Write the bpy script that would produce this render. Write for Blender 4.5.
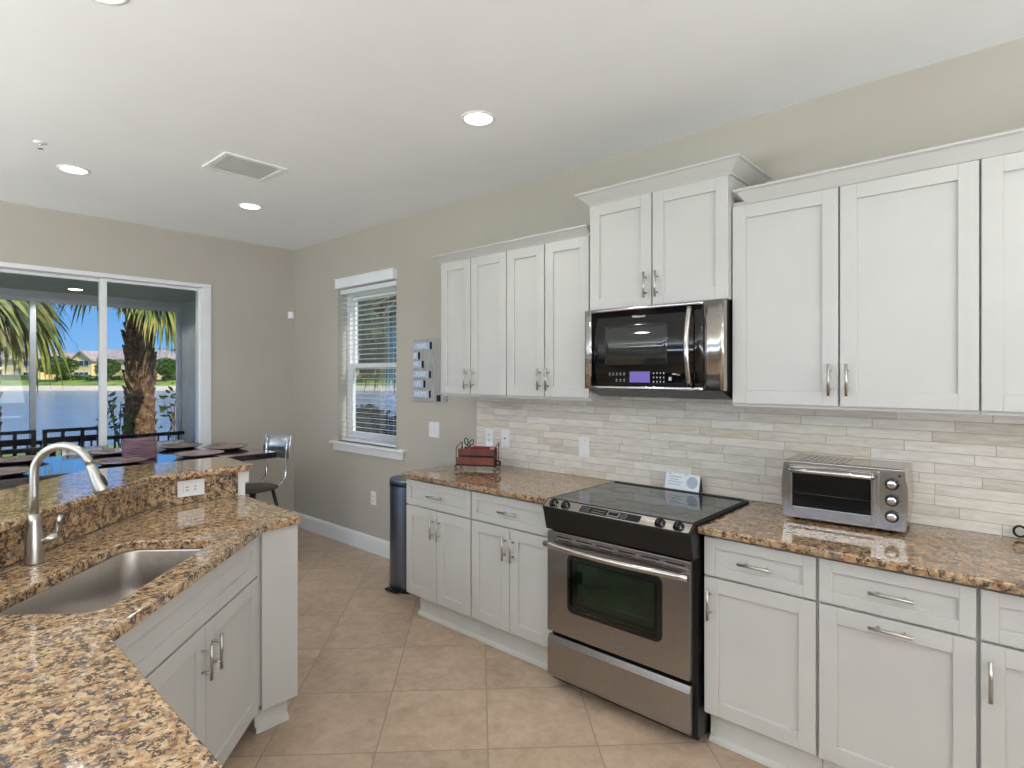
import bpy, bmesh, math, random
from mathutils import Vector, Matrix, noise
random.seed(7)
PI = math.pi
for o in list(bpy.data.objects): bpy.data.objects.remove(o)
S = bpy.context.scene
COL = S.collection
# ------------------------------------------------------------------ camera
cam = bpy.data.cameras.new('camera'); camo = bpy.data.objects.new('camera', cam); COL.objects.link(camo)
camo.location = (0, -2.902, 1.515); camo.rotation_euler = (PI/2, 0, math.radians(42.2))
cam.sensor_width = 36; cam.lens = 580.16/1024*36
cam.shift_x = (512-506.8)/1024; cam.shift_y = (374.9-384)/1024
cam.clip_start = .05; cam.clip_end = 1000
S.camera = camo
# ------------------------------------------------------------------ exposure
S.view_settings.view_transform = 'Standard'; S.view_settings.look = 'None'
S.view_settings.gamma = 1; S.view_settings.use_curve_mapping = False
S.view_settings.exposure = 0.12
# ------------------------------------------------------------------ world
W = bpy.data.worlds.new('sky'); S.world = W; W.use_nodes = True
nt = W.node_tree; nt.nodes.clear()
wo = nt.nodes.new('ShaderNodeOutputWorld'); bg = nt.nodes.new('ShaderNodeBackground')
tc = nt.nodes.new('ShaderNodeTexCoord'); sx = nt.nodes.new('ShaderNodeSeparateXYZ')
cr = nt.nodes.new('ShaderNodeValToRGB')
nt.links.new(tc.outputs['Generated'], sx.inputs[0]); nt.links.new(sx.outputs['Z'], cr.inputs[0])
e = cr.color_ramp.elements
e[0].position = 0.0; e[0].color = (.26, .53, .88, 1)
e[1].position = 1.0; e[1].color = (.12, .30, .80, 1)
k = e.new(.12); k.color = (.12, .38, .86, 1)
nt.links.new(cr.outputs[0], bg.inputs[0]); bg.inputs[1].default_value = .95
nt.links.new(bg.outputs[0], wo.inputs[0])
# ------------------------------------------------------------------ sun and added ceiling fill lights
def light(name, kind, loc, energy, color=(1, 1, 1), rot=None, target=None, **kw):
    l = bpy.data.lights.new(name, kind); l.energy = energy; l.color = color
    for a, b in kw.items(): setattr(l, a, b)
    o = bpy.data.objects.new(name, l); COL.objects.link(o); o.location = loc
    if target is not None: o.rotation_euler = (Vector(target)-Vector(loc)).to_track_quat('-Z', 'Y').to_euler()
    elif rot: o.rotation_euler = rot
    return o
light('sun', 'SUN', (10, 2, 20), 4.2, (1, .95, .86), target=(10-1, 2-.26, 20-.85), angle=math.radians(.6))
light('fill_uplight_left', 'AREA', (-2.3, -6.2, 1.0), 350, (.89, .95, 1), target=(-2.3, -6.1, 4.6), shape='RECTANGLE', size=5.6, size_y=2.3)  # added fill out of view, aimed up to brighten the ceiling
light('fill_uplight_back', 'AREA', (3.35, -3.2, 1.45), 275, (.91, .95, 1), target=(2.1, -3.3, 4.4), shape='RECTANGLE', size=4.6, size_y=2.2)  # added unseen fill before the solid back wall, tilted up at the ceiling

# ================================================================== materials
def lin(c):
    def f(v):
        v /= 255.0
        return v/12.92 if v <= .04045 else ((v+.055)/1.055)**2.4
    return (f(c[0]), f(c[1]), f(c[2]), 1)
class N:
    def __init__(s, name):
        s.m = bpy.data.materials.new(name); s.m.use_nodes = True
        s.t = s.m.node_tree; s.t.nodes.clear()
        s.out = s.n('ShaderNodeOutputMaterial')
    def n(s, k, **kw):
        x = s.t.nodes.new(k)
        for a, b in kw.items(): setattr(x, a, b)
        return x
    def l(s, a, b): s.t.links.new(a, b)
    def bsdf(s, col=(128, 128, 128), rough=.5, metal=0, spec=.5, coat=0, coat_r=.05):
        b = s.n('ShaderNodeBsdfPrincipled'); s.b = b
        b.inputs['Base Color'].default_value = lin(col); b.inputs['Roughness'].default_value = rough
        b.inputs['Metallic'].default_value = metal; b.inputs['Specular IOR Level'].default_value = spec
        b.inputs['Coat Weight'].default_value = coat; b.inputs['Coat Roughness'].default_value = coat_r
        s.l(b.outputs[0], s.out.inputs[0]); return b
    def coord(s, scale=(1, 1, 1), rot=(0, 0, 0), loc=(0, 0, 0), kind='Object'):
        if kind == 'World': c = s.n('ShaderNodeNewGeometry').outputs['Position']
        else: c = s.n('ShaderNodeTexCoord').outputs[kind]
        mp = s.n('ShaderNodeMapping'); s.l(c, mp.inputs[0])
        mp.inputs['Scale'].default_value = scale; mp.inputs['Rotation'].default_value = rot; mp.inputs['Location'].default_value = loc
        return mp.outputs[0]
    def noise(s, co, scale, detail=4, rough=.55, out='Fac', dist=0):
        x = s.n('ShaderNodeTexNoise'); s.l(co, x.inputs['Vector']); x.inputs['Scale'].default_value = scale
        x.inputs['Detail'].default_value = detail; x.inputs['Roughness'].default_value = rough; x.inputs['Distortion'].default_value = dist
        return x.outputs[out]
    def ramp(s, fac, stops, interp='LINEAR'):
        r = s.n('ShaderNodeValToRGB'); s.l(fac, r.inputs[0]); r.color_ramp.interpolation = interp
        e = r.color_ramp.elements
        while len(e) > 1: e.remove(e[-1])
        e[0].position = stops[0][0]; e[0].color = lin(stops[0][1])
        for p, c in stops[1:]:
            q = e.new(p); q.color = lin(c)
        return r.outputs[0]
    def math(s, op, a, b=None, c=None):
        x = s.n('ShaderNodeMath', operation=op)
        for i, v in enumerate((a, b, c)):
            if v is None: continue
            if isinstance(v, (int, float)): x.inputs[i].default_value = v
            else: s.l(v, x.inputs[i])
        return x.outputs[0]
    def mix(s, fac, a, b, blend='MIX'):
        x = s.n('ShaderNodeMix', data_type='RGBA', blend_type=blend)
        for i, v in ((0, fac), (6, a), (7, b)):
            if isinstance(v, (int, float)): x.inputs[i].default_value = v
            elif isinstance(v, tuple): x.inputs[i].default_value = lin(v)
            else: s.l(v, x.inputs[i])
        return x.outputs[2]
    def bump(s, h, strength=.3, dist=.002):
        x = s.n('ShaderNodeBump'); x.inputs['Strength'].default_value = strength; x.inputs['Distance'].default_value = dist
        s.l(h, x.inputs['Height']); s.l(x.outputs[0], s.b.inputs['Normal'])
    def base(s, o): s.l(o, s.b.inputs['Base Color'])
def simple(name, col, rough=.5, metal=0, spec=.5, var=.04, vs=6, coat=0, bump=0):
    m = N(name); m.bsdf(col, rough, metal, spec, coat)
    co = m.coord()
    f = m.noise(co, vs)
    lo = tuple(max(0, c*(1-var)) for c in col); hi = tuple(min(255, c*(1+var)) for c in col)
    m.base(m.ramp(f, [(.3, lo), (.7, hi)]))
    if bump: m.bump(m.noise(co, 150), bump, .001)
    return m.m
M = {}
M['wall'] = simple('greige_wall_paint', (188, 182, 171), .7, var=.012, vs=1.5, bump=.12)
M['ceiling'] = simple('white_ceiling_paint', (246, 247, 248), .85, var=.008, vs=2, bump=.15)
M['trim'] = simple('white_trim_paint', (236, 237, 238), .4, var=.01)
M['cab'] = simple('white_cabinet_paint', (199, 198, 194), .38, var=.012, vs=3)
M['kick'] = simple('toe_kick_paint', (214, 213, 208), .5, var=.02)
M['gapdark'] = simple('cabinet_carcass_shadow_line', (120, 118, 114), .8)
M['plate'] = simple('white_plastic', (240, 240, 242), .35, var=.01)
M['nickel'] = simple('brushed_nickel', (190, 187, 182), .28, 1)
M['chrome'] = simple('chrome', (215, 215, 218), .12, 1)
M['blackgloss'] = simple('black_gloss', (10, 10, 12), .08, spec=.6)
M['black'] = simple('black_plastic', (16, 16, 17), .35)
M['blackmat'] = simple('black_matte', (14, 14, 14), .7)
M['mark'] = simple('panel_marking', (190, 195, 205), .5)
M['greymark'] = simple('grey_marking', (120, 122, 126), .5)
M['tabledark'] = simple('espresso_wood', (44, 30, 34), .12, spec=1.0, coat=1, var=.1, vs=3)
M['seat'] = simple('dark_bronze_seat', (52, 44, 38), .35)
M['metalblack'] = simple('black_metal_rail', (18, 18, 20), .4)
M['frame_grey'] = simple('lanai_aluminium_frame', (186, 190, 196), .5)
M['lanai'] = simple('lanai_stucco', (176, 176, 178), .85, bump=.3)
M['lanaifloor'] = simple('lanai_pavers', (150, 145, 138), .7, var=.1, vs=2)
M['outtable'] = simple('outdoor_grey_top', (150, 146, 150), .5)
M['ringmark'] = simple('faint_ring_print', (66, 72, 78), .2)
M['paper'] = simple('white_card', (232, 238, 242), .6, var=.01)
M['papergrey'] = simple('pale_grey_print', (178, 190, 204), .6)
M['leather'] = simple('cognac_leather', (112, 58, 44), .45, var=.18, vs=14, bump=.2)
M['redfold'] = simple('dark_red_folder', (120, 34, 48), .5, var=.1)
M['pink'] = simple('pink_note', (196, 140, 138), .6)
M['sand'] = simple('sand', (226, 208, 176), .9, var=.06, vs=.3)
M['housewall'] = simple('cream_stucco', (236, 208, 160), .9, var=.04, vs=.5)
M['houseyellow'] = simple('yellow_stucco', (244, 214, 150), .9, var=.03, vs=.5)
M['roof'] = simple('grey_brown_roof', (176, 158, 146), .9, var=.1, vs=.8)
M['winglass'] = simple('dark_window', (62, 66, 72), .2)
M['white'] = simple('white_paint', (240, 240, 238), .6)
M['slat'] = simple('white_blind_slats', (240, 243, 248), .45, var=.005)
M['rubber'] = simple('rubber', (22, 22, 22), .8)
M['blueplastic'] = simple('pale_blue_letters', (180, 200, 222), .7, var=.08, vs=60)
M['greywood'] = None

def m_brushed(name, col, rough, axis=(1, 1, 40), var=.1):
    m = N(name); m.bsdf(col, rough, 1)
    co = m.coord(axis)
    f = m.noise(co, 20, 3)
    lo = tuple(c*(1-var) for c in col); m.base(m.ramp(f, [(.3, lo), (.7, col)]))
    r = m.ramp(f, [(.2, (rough*200,)*3), (.8, (rough*270,)*3)])
    m.b.inputs['Anisotropic'].default_value = .4
    return m.m
M['steel'] = m_brushed('stainless_steel_warm', (172, 168, 168), .26, (2, 2, 14))
M['steelh'] = m_brushed('stainless_steel_light', (205, 200, 194), .2, (2, 2, 14))
M['sinksteel'] = m_brushed('sink_steel', (196, 190, 184), .34, (60, 2, 2))
M['sheet'] = m_brushed('polished_sheet_metal', (214, 222, 234), .38, (4, 4, 4))
M['bluesteel'] = m_brushed('fingerprint_proof_steel', (120, 132, 150), .3, (40, 40, 1))

def m_granite(name, scale=1.0, warm=0, th=.545):
    m = N(name); m.bsdf((180, 150, 110), .07, 0, .6, coat=.3, coat_r=.02)
    co = m.coord(kind='World')
    w = m.noise(co, 14*scale, 3, .6, 'Color')
    off = m.n('ShaderNodeVectorMath', operation='MULTIPLY_ADD'); m.l(w, off.inputs[0]); off.inputs[1].default_value = (.022,)*3; m.l(co, off.inputs[2])
    def vor(sc):
        v = m.n('ShaderNodeTexVoronoi'); m.l(off.outputs[0], v.inputs['Vector']); v.inputs['Scale'].default_value = sc
        s_ = m.n('ShaderNodeSeparateColor'); m.l(v.outputs['Color'], s_.inputs[0]); return s_.outputs
    a = vor(95*scale); b = vor(48*scale); c = vor(170*scale)
    base = m.ramp(m.noise(off.outputs[0], 22*scale, 5, .65), [(.30, (118, 84, 60)), (.42, (172, 132, 92)), (.52, (214, 180, 132)), (.62, (226, 202, 164)), (.75, (206, 196, 184))])
    g1 = m.ramp(a[0], [(0, (222, 196, 156)), (.25, (196, 152, 102)), (.45, (232, 214, 184)), (.62, (164, 112, 72)), (.76, (118, 78, 56)), (.88, (60, 54, 56)), (1, (34, 32, 36))], 'CONSTANT')
    x = m.mix(.55, base, g1)
    g2 = m.ramp(b[1], [(0, (228, 206, 168)), (.5, (196, 154, 108)), (.74, (140, 92, 62)), (.86, (70, 62, 64))], 'CONSTANT')
    x = m.mix(.3, x, g2)
    spots = m.math('MULTIPLY', m.math('GREATER_THAN', m.noise(off.outputs[0], 30*scale, 4, .7), th), m.math('GREATER_THAN', c[2], .25))
    x = m.mix(m.math('MULTIPLY', spots, .85), x, (46, 42, 46))
    grey = m.math('GREATER_THAN', m.noise(m.coord(kind='World', loc=(4, 2, 1)), 26*scale, 4, .6), .61)
    x = m.mix(m.math('MULTIPLY', grey, .6), x, (120, 116, 122))
    if warm: x = m.mix(warm, x, (166, 142, 128), 'MULTIPLY')
    m.base(x); return m.m
M['granite'] = m_granite('speckled_gold_granite', 1.45, .30, .53)
M['granite_w'] = m_granite('speckled_gold_granite_wall_run', 1.3, .45, .55)
M['granite_r'] = m_granite('speckled_gold_granite_riser', 1.2, .35, .505)

def m_floor():
    m = N('diagonal_travertine_floor_tile'); m.bsdf((170, 148, 128), .34, 0, .4)
    # 45 degree grid of 45 cm tiles
    c = m.n('ShaderNodeNewGeometry').outputs['Position']; s = m.n('ShaderNodeSeparateXYZ'); m.l(c, s.inputs[0])
    u = m.math('MULTIPLY', m.math('ADD', s.outputs[0], s.outputs[1]), .70711)
    v = m.math('MULTIPLY', m.math('SUBTRACT', s.outputs[0], s.outputs[1]), .70711)
    T = .45
    u = m.math('DIVIDE', m.math('ADD', u, 2.014+T*40), T); v = m.math('DIVIDE', m.math('ADD', v, .298+T*40), T)
    fu = m.math('FRACT', u); fv = m.math('FRACT', v); iu = m.math('FLOOR', u); iv = m.math('FLOOR', v)
    def edge(f): return m.math('MINIMUM', f, m.math('SUBTRACT', 1, f))
    ed = m.math('MINIMUM', edge(fu), edge(fv))
    cx = m.n('ShaderNodeCombineXYZ'); m.l(iu, cx.inputs[0]); m.l(iv, cx.inputs[1])
    wn = m.n('ShaderNodeTexWhiteNoise', noise_dimensions='3D'); m.l(cx.outputs[0], wn.inputs['Vector'])
    off = m.n('ShaderNodeVectorMath', operation='MULTIPLY_ADD'); m.l(wn.outputs['Color'], off.inputs[0]); off.inputs[1].default_value = (5, 5, 5); m.l(c, off.inputs[2])
    n1 = m.noise(off.outputs[0], 5, 6, .62, dist=.6); n2 = m.noise(off.outputs[0], 22, 5, .6)
    col = m.ramp(n1, [(.28, (160, 136, 116)), (.42, (180, 156, 134)), (.55, (196, 172, 150)), (.68, (204, 184, 160)), (.8, (188, 176, 162))])
    col = m.mix(.35, col, m.ramp(n2, [(.3, (150, 126, 106)), (.5, (188, 166, 144)), (.7, (212, 196, 176))]))
    col = m.mix(.16, col, m.ramp(wn.outputs['Value'], [(0, (150, 128, 110)), (1, (206, 180, 150))]))
    g = m.math('LESS_THAN', ed, .0062)
    col = m.mix(g, col, (158, 140, 124))
    m.base(col)
    m.bump(m.math('ADD', m.math('MULTIPLY', m.math('MINIMUM', ed, .02), 40), m.math('MULTIPLY', n2, .15)), .35, .003)
    return m.m
M['floor'] = m_floor()

def m_tile():
    m = N('stacked_travertine_strips'); m.bsdf((200, 190, 170), .5, 0, .4)
    c = m.n('ShaderNodeNewGeometry').outputs['Position']; s = m.n('ShaderNodeSeparateXYZ'); m.l(c, s.inputs[0])
    H = .0425
    zr = m.math('DIVIDE', m.math('SUBTRACT', s.outputs[2], .905), H)
    row = m.math('FLOOR', zr); fz = m.math('FRACT', zr)
    wr = m.n('ShaderNodeTexWhiteNoise', noise_dimensions='1D'); m.l(row, wr.inputs['W'])
    L = m.math('ADD', .20, m.math('MULTIPLY', wr.outputs['Value'], .16))
    xx = m.math('ADD', m.math('DIVIDE', m.math('ADD', s.outputs[0], 20), L), m.math('MULTIPLY', wr.outputs['Value'], 17.3))
    bx = m.math('FLOOR', xx); fx = m.math('FRACT', xx)
    cm = m.n('ShaderNodeCombineXYZ'); m.l(row, cm.inputs[0]); m.l(bx, cm.inputs[1])
    wn = m.n('ShaderNodeTexWhiteNoise', noise_dimensions='3D'); m.l(cm.outputs[0], wn.inputs['Vector'])
    def edge(f): return m.math('MINIMUM', f, m.math('SUBTRACT', 1, f))
    ex = m.math('MULTIPLY', edge(fx), L); ez = m.math('MULTIPLY', edge(fz), H)
    ed = m.math('MINIMUM', ex, ez)
    col = m.ramp(wn.outputs['Value'], [(0, (206, 192, 174)), (.2, (240, 236, 228)), (.4, (222, 220, 216)), (.58, (204, 196, 184)), (.72, (234, 230, 222)), (.86, (246, 244, 240)), (1, (212, 196, 172))])
    off = m.n('ShaderNodeVectorMath', operation='MULTIPLY_ADD'); m.l(wn.outputs['Color'], off.inputs[0]); off.inputs[1].default_value = (9, 9, 9); m.l(c, off.inputs[2])
    mp = m.n('ShaderNodeMapping'); m.l(off.outputs[0], mp.inputs[0]); mp.inputs['Scale'].default_value = (5, 5, 30)
    vein = m.noise(mp.outputs[0], 2.2, 6, .65)
    col = m.mix(.5, col, m.ramp(vein, [(.3, (186, 174, 156)), (.5, (220, 212, 198)), (.7, (240, 236, 228))]))
    g = m.math('LESS_THAN', ed, .0011)
    col = m.mix(m.math('MULTIPLY', g, .75), col, (150, 140, 126))
    m.base(col)
    hh = m.math('ADD', m.math('MULTIPLY', m.math('MINIMUM', ed, .003), 300), m.math('MULTIPLY', wn.outputs['Value'], .9))
    m.bump(m.math('ADD', hh, m.math('MULTIPLY', vein, .4)), .35, .003)
    return m.m
M['tile'] = m_tile()

def m_glass(name, tint=(1, 1, 1, 1), refl=1.0):
    m = N(name); tr = m.n('ShaderNodeBsdfTransparent'); tr.inputs[0].default_value = tint
    gl = m.n('ShaderNodeBsdfGlossy'); gl.inputs['Roughness'].default_value = .01
    lw = m.n('ShaderNodeFresnel'); lw.inputs[0].default_value = 1.45
    mx = m.n('ShaderNodeMixShader'); m.l(m.math('MULTIPLY', lw.outputs[0], refl), mx.inputs[0])
    m.l(tr.outputs[0], mx.inputs[1]); m.l(gl.outputs[0], mx.inputs[2]); m.l(mx.outputs[0], m.out.inputs[0]); return m.m
M['glass'] = m_glass('clear_window_glass', (.98, .985, .985, 1), .4)
M['ovenglass'] = m_glass('dark_oven_glass', (.52, .60, .55, 1), 1.1)  # tint carries part of the green reflection in the oven window
M['toasterglass'] = m_glass('toaster_glass', (.55, .55, .57, 1), 1.2)
def m_emit(name, col, st):
    m = N(name); e_ = m.n('ShaderNodeEmission'); e_.inputs[0].default_value = lin(col); e_.inputs[1].default_value = st
    m.l(e_.outputs[0], m.out.inputs[0]); return m.m
M['lamp'] = m_emit('lit_lamp_lens', (255, 252, 244), 6)
M['display'] = m_emit('lavender_display', (138, 122, 205), .75)
def m_water():
    m = N('lake_water'); m.bsdf((74, 100, 132), .12, 0, .9)
    co = m.coord((1, 1, 1), kind='World')
    n = m.noise(m.coord((.6, .6, .6), kind='World'), 1.6, 5, .6)
    m.base(m.ramp(n, [(.3, (104, 122, 144)), (.7, (140, 154, 174))])); m.bump(n, .9, .25); return m.m
M['water'] = m_water()
def m_grass():
    m = N('lawn_grass'); m.bsdf((120, 140, 60), .9)
    m.base(m.ramp(m.noise(m.coord(kind='World'), .35, 5), [(.3, (92, 122, 50)), (.55, (146, 166, 66)), (.7, (176, 182, 84))])); return m.m
M['grass'] = m_grass()
def m_leaf(name, a, b, c, sc=1.5):
    m = N(name); m.bsdf(a, .6)
    m.base(m.ramp(m.noise(m.coord(kind='World'), sc, 3), [(.3, a), (.5, b), (.7, c)])); return m.m
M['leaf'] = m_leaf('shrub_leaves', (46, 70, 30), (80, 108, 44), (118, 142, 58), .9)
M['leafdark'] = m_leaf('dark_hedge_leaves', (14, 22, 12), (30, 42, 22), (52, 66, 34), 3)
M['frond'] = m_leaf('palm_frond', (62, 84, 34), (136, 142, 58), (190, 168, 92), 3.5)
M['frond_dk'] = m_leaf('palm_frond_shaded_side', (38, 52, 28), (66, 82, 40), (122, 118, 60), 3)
def m_bark():
    m = N('palm_boots_bark'); m.bsdf((110, 84, 62), .9)
    n = m.noise(m.coord((1, 1, 1), kind='World'), 14, 6, .7)
    m.base(m.ramp(n, [(.3, (46, 32, 26)), (.45, (92, 66, 48)), (.6, (140, 108, 78)), (.75, (182, 160, 128))])); m.bump(n, 1, .02); return m.m
M['bark'] = m_bark()
def m_weave():
    m = N('woven_purple_brown_reed'); m.bsdf((110, 80, 96), .7)
    n = m.noise(m.coord((6, 6, 110)), 1.6, 4, .6)
    m.base(m.ramp(n, [(.3, (60, 42, 56)), (.45, (106, 78, 98)), (.6, (140, 106, 110)), (.75, (176, 156, 166))])); m.bump(n, .8, .004); return m.m
M['weave'] = m_weave()
def m_charger():
    m = N('bronze_charger'); m.bsdf((150, 128, 128), .22, .35, .6)
    m.base(m.ramp(m.noise(m.coord((1, 1, 1)), 7, 3), [(.3, (136, 112, 112)), (.7, (176, 156, 156))])); return m.m
M['charger'] = m_charger()
def m_greywood():
    m = N('weathered_grey_boards'); m.bsdf((140, 140, 140), .8)
    n = m.noise(m.coord((30, 1, 3)), 2, 5, .65)
    m.base(m.ramp(n, [(.3, (140, 141, 143)), (.5, (172, 171, 170)), (.7, (192, 189, 186))])); m.bump(n, .4, .002); return m.m
M['greywood'] = m_greywood()

# ================================================================== mesh builder
class MB:
    def __init__(s): s.bm = bmesh.new()
    def box(s, x0, x1, y0, y1, z0, z1, bev=0, mtx=None):
        vs = [s.bm.verts.new(p) for p in [(x0,y0,z0),(x1,y0,z0),(x1,y1,z0),(x0,y1,z0),(x0,y0,z1),(x1,y0,z1),(x1,y1,z1),(x0,y1,z1)]]
        fs = [s.bm.faces.new([vs[i] for i in q]) for q in [(0,3,2,1),(4,5,6,7),(0,1,5,4),(1,2,6,5),(2,3,7,6),(3,0,4,7)]]
        if mtx: bmesh.ops.transform(s.bm, matrix=mtx, verts=vs)
        if bev:
            ed = list({e_ for f in fs for e_ in f.edges})
            bmesh.ops.bevel(s.bm, geom=ed, offset=bev, segments=2, profile=.6, affect='EDGES')
        return s
    def prism(s, pts, axis, a0, a1, bev=0):
        """polygon pts (2D) extruded along axis ('x','y','z') from a0 to a1"""
        def P(p, a):
            return {'x': (a, p[0], p[1]), 'y': (p[0], a, p[1]), 'z': (p[0], p[1], a)}[axis]
        A = [s.bm.verts.new(P(p, a0)) for p in pts]; B = [s.bm.verts.new(P(p, a1)) for p in pts]
        n = len(pts); fs = [s.bm.faces.new(A[::-1]), s.bm.faces.new(B)]
        for i in range(n): fs.append(s.bm.faces.new([A[i], A[(i+1) % n], B[(i+1) % n], B[i]]))
        bmesh.ops.recalc_face_normals(s.bm, faces=fs)
        if bev:
            ed = list(set(fs[0].edges) | set(fs[1].edges))
            bmesh.ops.bevel(s.bm, geom=ed, offset=bev, segments=3, profile=.5, affect='EDGES')
        return s
    def cyl(s, p0, p1, r0, r1=None, seg=20, cap=True):
        r1 = r0 if r1 is None else r1
        p0 = Vector(p0); p1 = Vector(p1); d = (p1-p0).normalized()
        u = d.orthogonal().normalized(); v = d.cross(u)
        A = []; B = []
        for i in range(seg):
            a = 2*PI*i/seg; w = u*math.cos(a)+v*math.sin(a)
            A.append(s.bm.verts.new(p0+w*r0)); B.append(s.bm.verts.new(p1+w*r1))
        for i in range(seg):
            f = s.bm.faces.new([A[i], A[(i+1) % seg], B[(i+1) % seg], B[i]]); f.smooth = True
        if cap: s.bm.faces.new(A[::-1]); s.bm.faces.new(B)
        return s
    def tube(s, pts, r, seg=12, cap=True, radii=None):
        pts = [Vector(p) for p in pts]; n = len(pts); rings = []
        t0 = (pts[1]-pts[0]).normalized(); u = t0.orthogonal().normalized()
        for i, p in enumerate(pts):
            t = (pts[min(i+1, n-1)]-pts[max(i-1, 0)]).normalized()
            u = (u-t*u.dot(t)).normalized(); v = t.cross(u)
            rr = radii[i] if radii else r
            rings.append([s.bm.verts.new(p+(u*math.cos(2*PI*k_/seg)+v*math.sin(2*PI*k_/seg))*rr) for k_ in range(seg)])
        for a, b in zip(rings, rings[1:]):
            for k_ in range(seg):
                f = s.bm.faces.new([a[k_], a[(k_+1) % seg], b[(k_+1) % seg], b[k_]]); f.smooth = True
        if cap: s.bm.faces.new(rings[0][::-1]); s.bm.faces.new(rings[-1])
        return s
    def lathe(s, prof, seg=32, c=(0, 0, 0), axis='z', smooth=True):
        rings = []
        for r, h in prof:
            ring = []
            for i in range(seg):
                a = 2*PI*i/seg; x, y = r*math.cos(a), r*math.sin(a)
                p = {'z': (x, y, h), 'y': (x, h, y), 'x': (h, x, y)}[axis]
                ring.append(s.bm.verts.new(Vector(p)+Vector(c)))
            rings.append(ring)
        fs = []
        for a, b in zip(rings, rings[1:]):
            for i in range(seg):
                f = s.bm.faces.new([a[i], a[(i+1) % seg], b[(i+1) % seg], b[i]]); f.smooth = smooth; fs.append(f)
        closed = prof[0] == prof[-1]
        if prof[0][0] > 0 and not closed: fs.append(s.bm.faces.new(rings[0][::-1]))
        if prof[-1][0] > 0 and not closed: fs.append(s.bm.faces.new(rings[-1]))
        bmesh.ops.recalc_face_normals(s.bm, faces=fs)
        return s
    def quad(s, a, b, c, d):
        s.bm.faces.new([s.bm.verts.new(p) for p in (a, b, c, d)]); return s
    def build(s, name, mat, parent=None, loc=(0, 0, 0), rot=(0, 0, 0), bevel=0, weld=False):
        if weld: bmesh.ops.remove_doubles(s.bm, verts=s.bm.verts, dist=1e-5)
        me = bpy.data.meshes.new(name); s.bm.to_mesh(me); s.bm.free()
        o = bpy.data.objects.new(name, me); COL.objects.link(o)
        me.materials.append(M[mat] if isinstance(mat, str) else mat)
        o.location = loc; o.rotation_euler = rot
        if parent: o.parent = parent
        if bevel:
            b = o.modifiers.new('bevel', 'BEVEL'); b.width = bevel; b.segments = 2; b.limit_method = 'ANGLE'; b.angle_limit = .6
        return o
def tag(o, label=None, cat=None, group=None, kind=None):
    if label: o['label'] = label
    if cat: o['category'] = cat
    if group: o['group'] = group
    if kind: o['kind'] = kind
    return o
def empty(name, loc, rz=0, label=None, cat=None, group=None):
    o = bpy.data.objects.new(name, None); COL.objects.link(o); o.location = loc; o.rotation_euler = (0, 0, rz)
    o.empty_display_size = .1
    return tag(o, label, cat, group)
def struct(o): o['kind'] = 'structure'; return o
def kids(o): return [c for c in bpy.data.objects if c.parent == o]
def copy_tree(o, parent=None, ch=None):
    c = o.copy(); COL.objects.link(c); c.parent = parent
    for k_ in kids(o): copy_tree(k_, c)
    return c
def text(body, size, mat, parent, loc, rot, name='lettering', ext=.0006, align='CENTER', xs=1, shear=0):
    cu = bpy.data.curves.new('t', 'FONT'); cu.body = body; cu.size = size; cu.extrude = ext; cu.align_x = align; cu.align_y = 'CENTER'
    cu.shear = shear
    to = bpy.data.objects.new('t', cu); COL.objects.link(to)
    dg = bpy.context.evaluated_depsgraph_get(); dg.update()
    me = bpy.data.meshes.new_from_object(to.evaluated_get(dg)); bpy.data.objects.remove(to)
    o = bpy.data.objects.new(name, me); COL.objects.link(o); me.materials.clear(); me.materials.append(M[mat])
    o.parent = parent; o.location = loc; o.rotation_euler = rot; o.scale = (xs, 1, 1)
    return o

# ================================================================== room shell
XF, CZ = -5.54, 2.776
XB, YL = 3.5, -6.55
struct(MB().box(XF-.0, XB, YL, .15, -.12, 0).build('floor', 'floor'))
struct(MB().box(XF-.2, XB+.15, YL-.15, .2, CZ, CZ+.12).build('ceiling', 'ceiling'))
# right wall with the window opening
wx0, wx1, wz0, wz1 = -4.725, -3.848, .912, 2.295
w = MB(); w.box(XF-.2, wx0, 0, .16, 0, CZ); w.box(wx1, XB+.15, 0, .16, 0, CZ)
w.box(wx0, wx1, 0, .16, 0, wz0); w.box(wx0, wx1, 0, .16, wz1, CZ)
struct(w.build('wall_right', 'wall'))
# far wall with the sliding door opening
dy0, dy1, dz1 = -4.05, -.80, 2.335
w = MB(); w.box(XF-.2, XF, dy1, 0, 0, CZ); w.box(XF-.2, XF, YL, dy0, 0, CZ); w.box(XF-.2, XF, dy0, dy1, dz1, CZ)
struct(w.build('wall_far', 'wall'))
w = MB(); w.box(XF-.2, -4.4, YL-.15, YL, 0, CZ); w.box(1.2, XB+.15, YL-.15, YL, 0, CZ); w.box(-4.4, 1.2, YL-.15, YL, 2.45, CZ)
struct(w.build('wall_left', 'wall'))
struct(MB().box(XB, XB+.15, YL, 0, 0, CZ).build('wall_back', 'wall'))
m = MB(); m.box(-4.4, 1.2, YL-.12, YL-.05, 2.39, 2.449)
for x in (-4.4, -2.55, -.68, 1.14): m.box(x, x+.06, YL-.12, YL-.05, .001, 2.389)
struct(m.build('door_2', 'trim'))
# baseboards
struct(MB().prism([(0, 0), (-.016, 0), (-.016, .115), (-.011, .13), (-.006, .138), (0, .138)], 'x', XF, -2.93).build('baseboard_right', 'trim'))
struct(MB().prism([(XF, 0), (XF+.016, 0), (XF+.016, .115), (XF+.011, .13), (XF+.006, .138), (XF, .138)], 'y', dy1+.02, -.016).build('baseboard_far', 'trim'))

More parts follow.
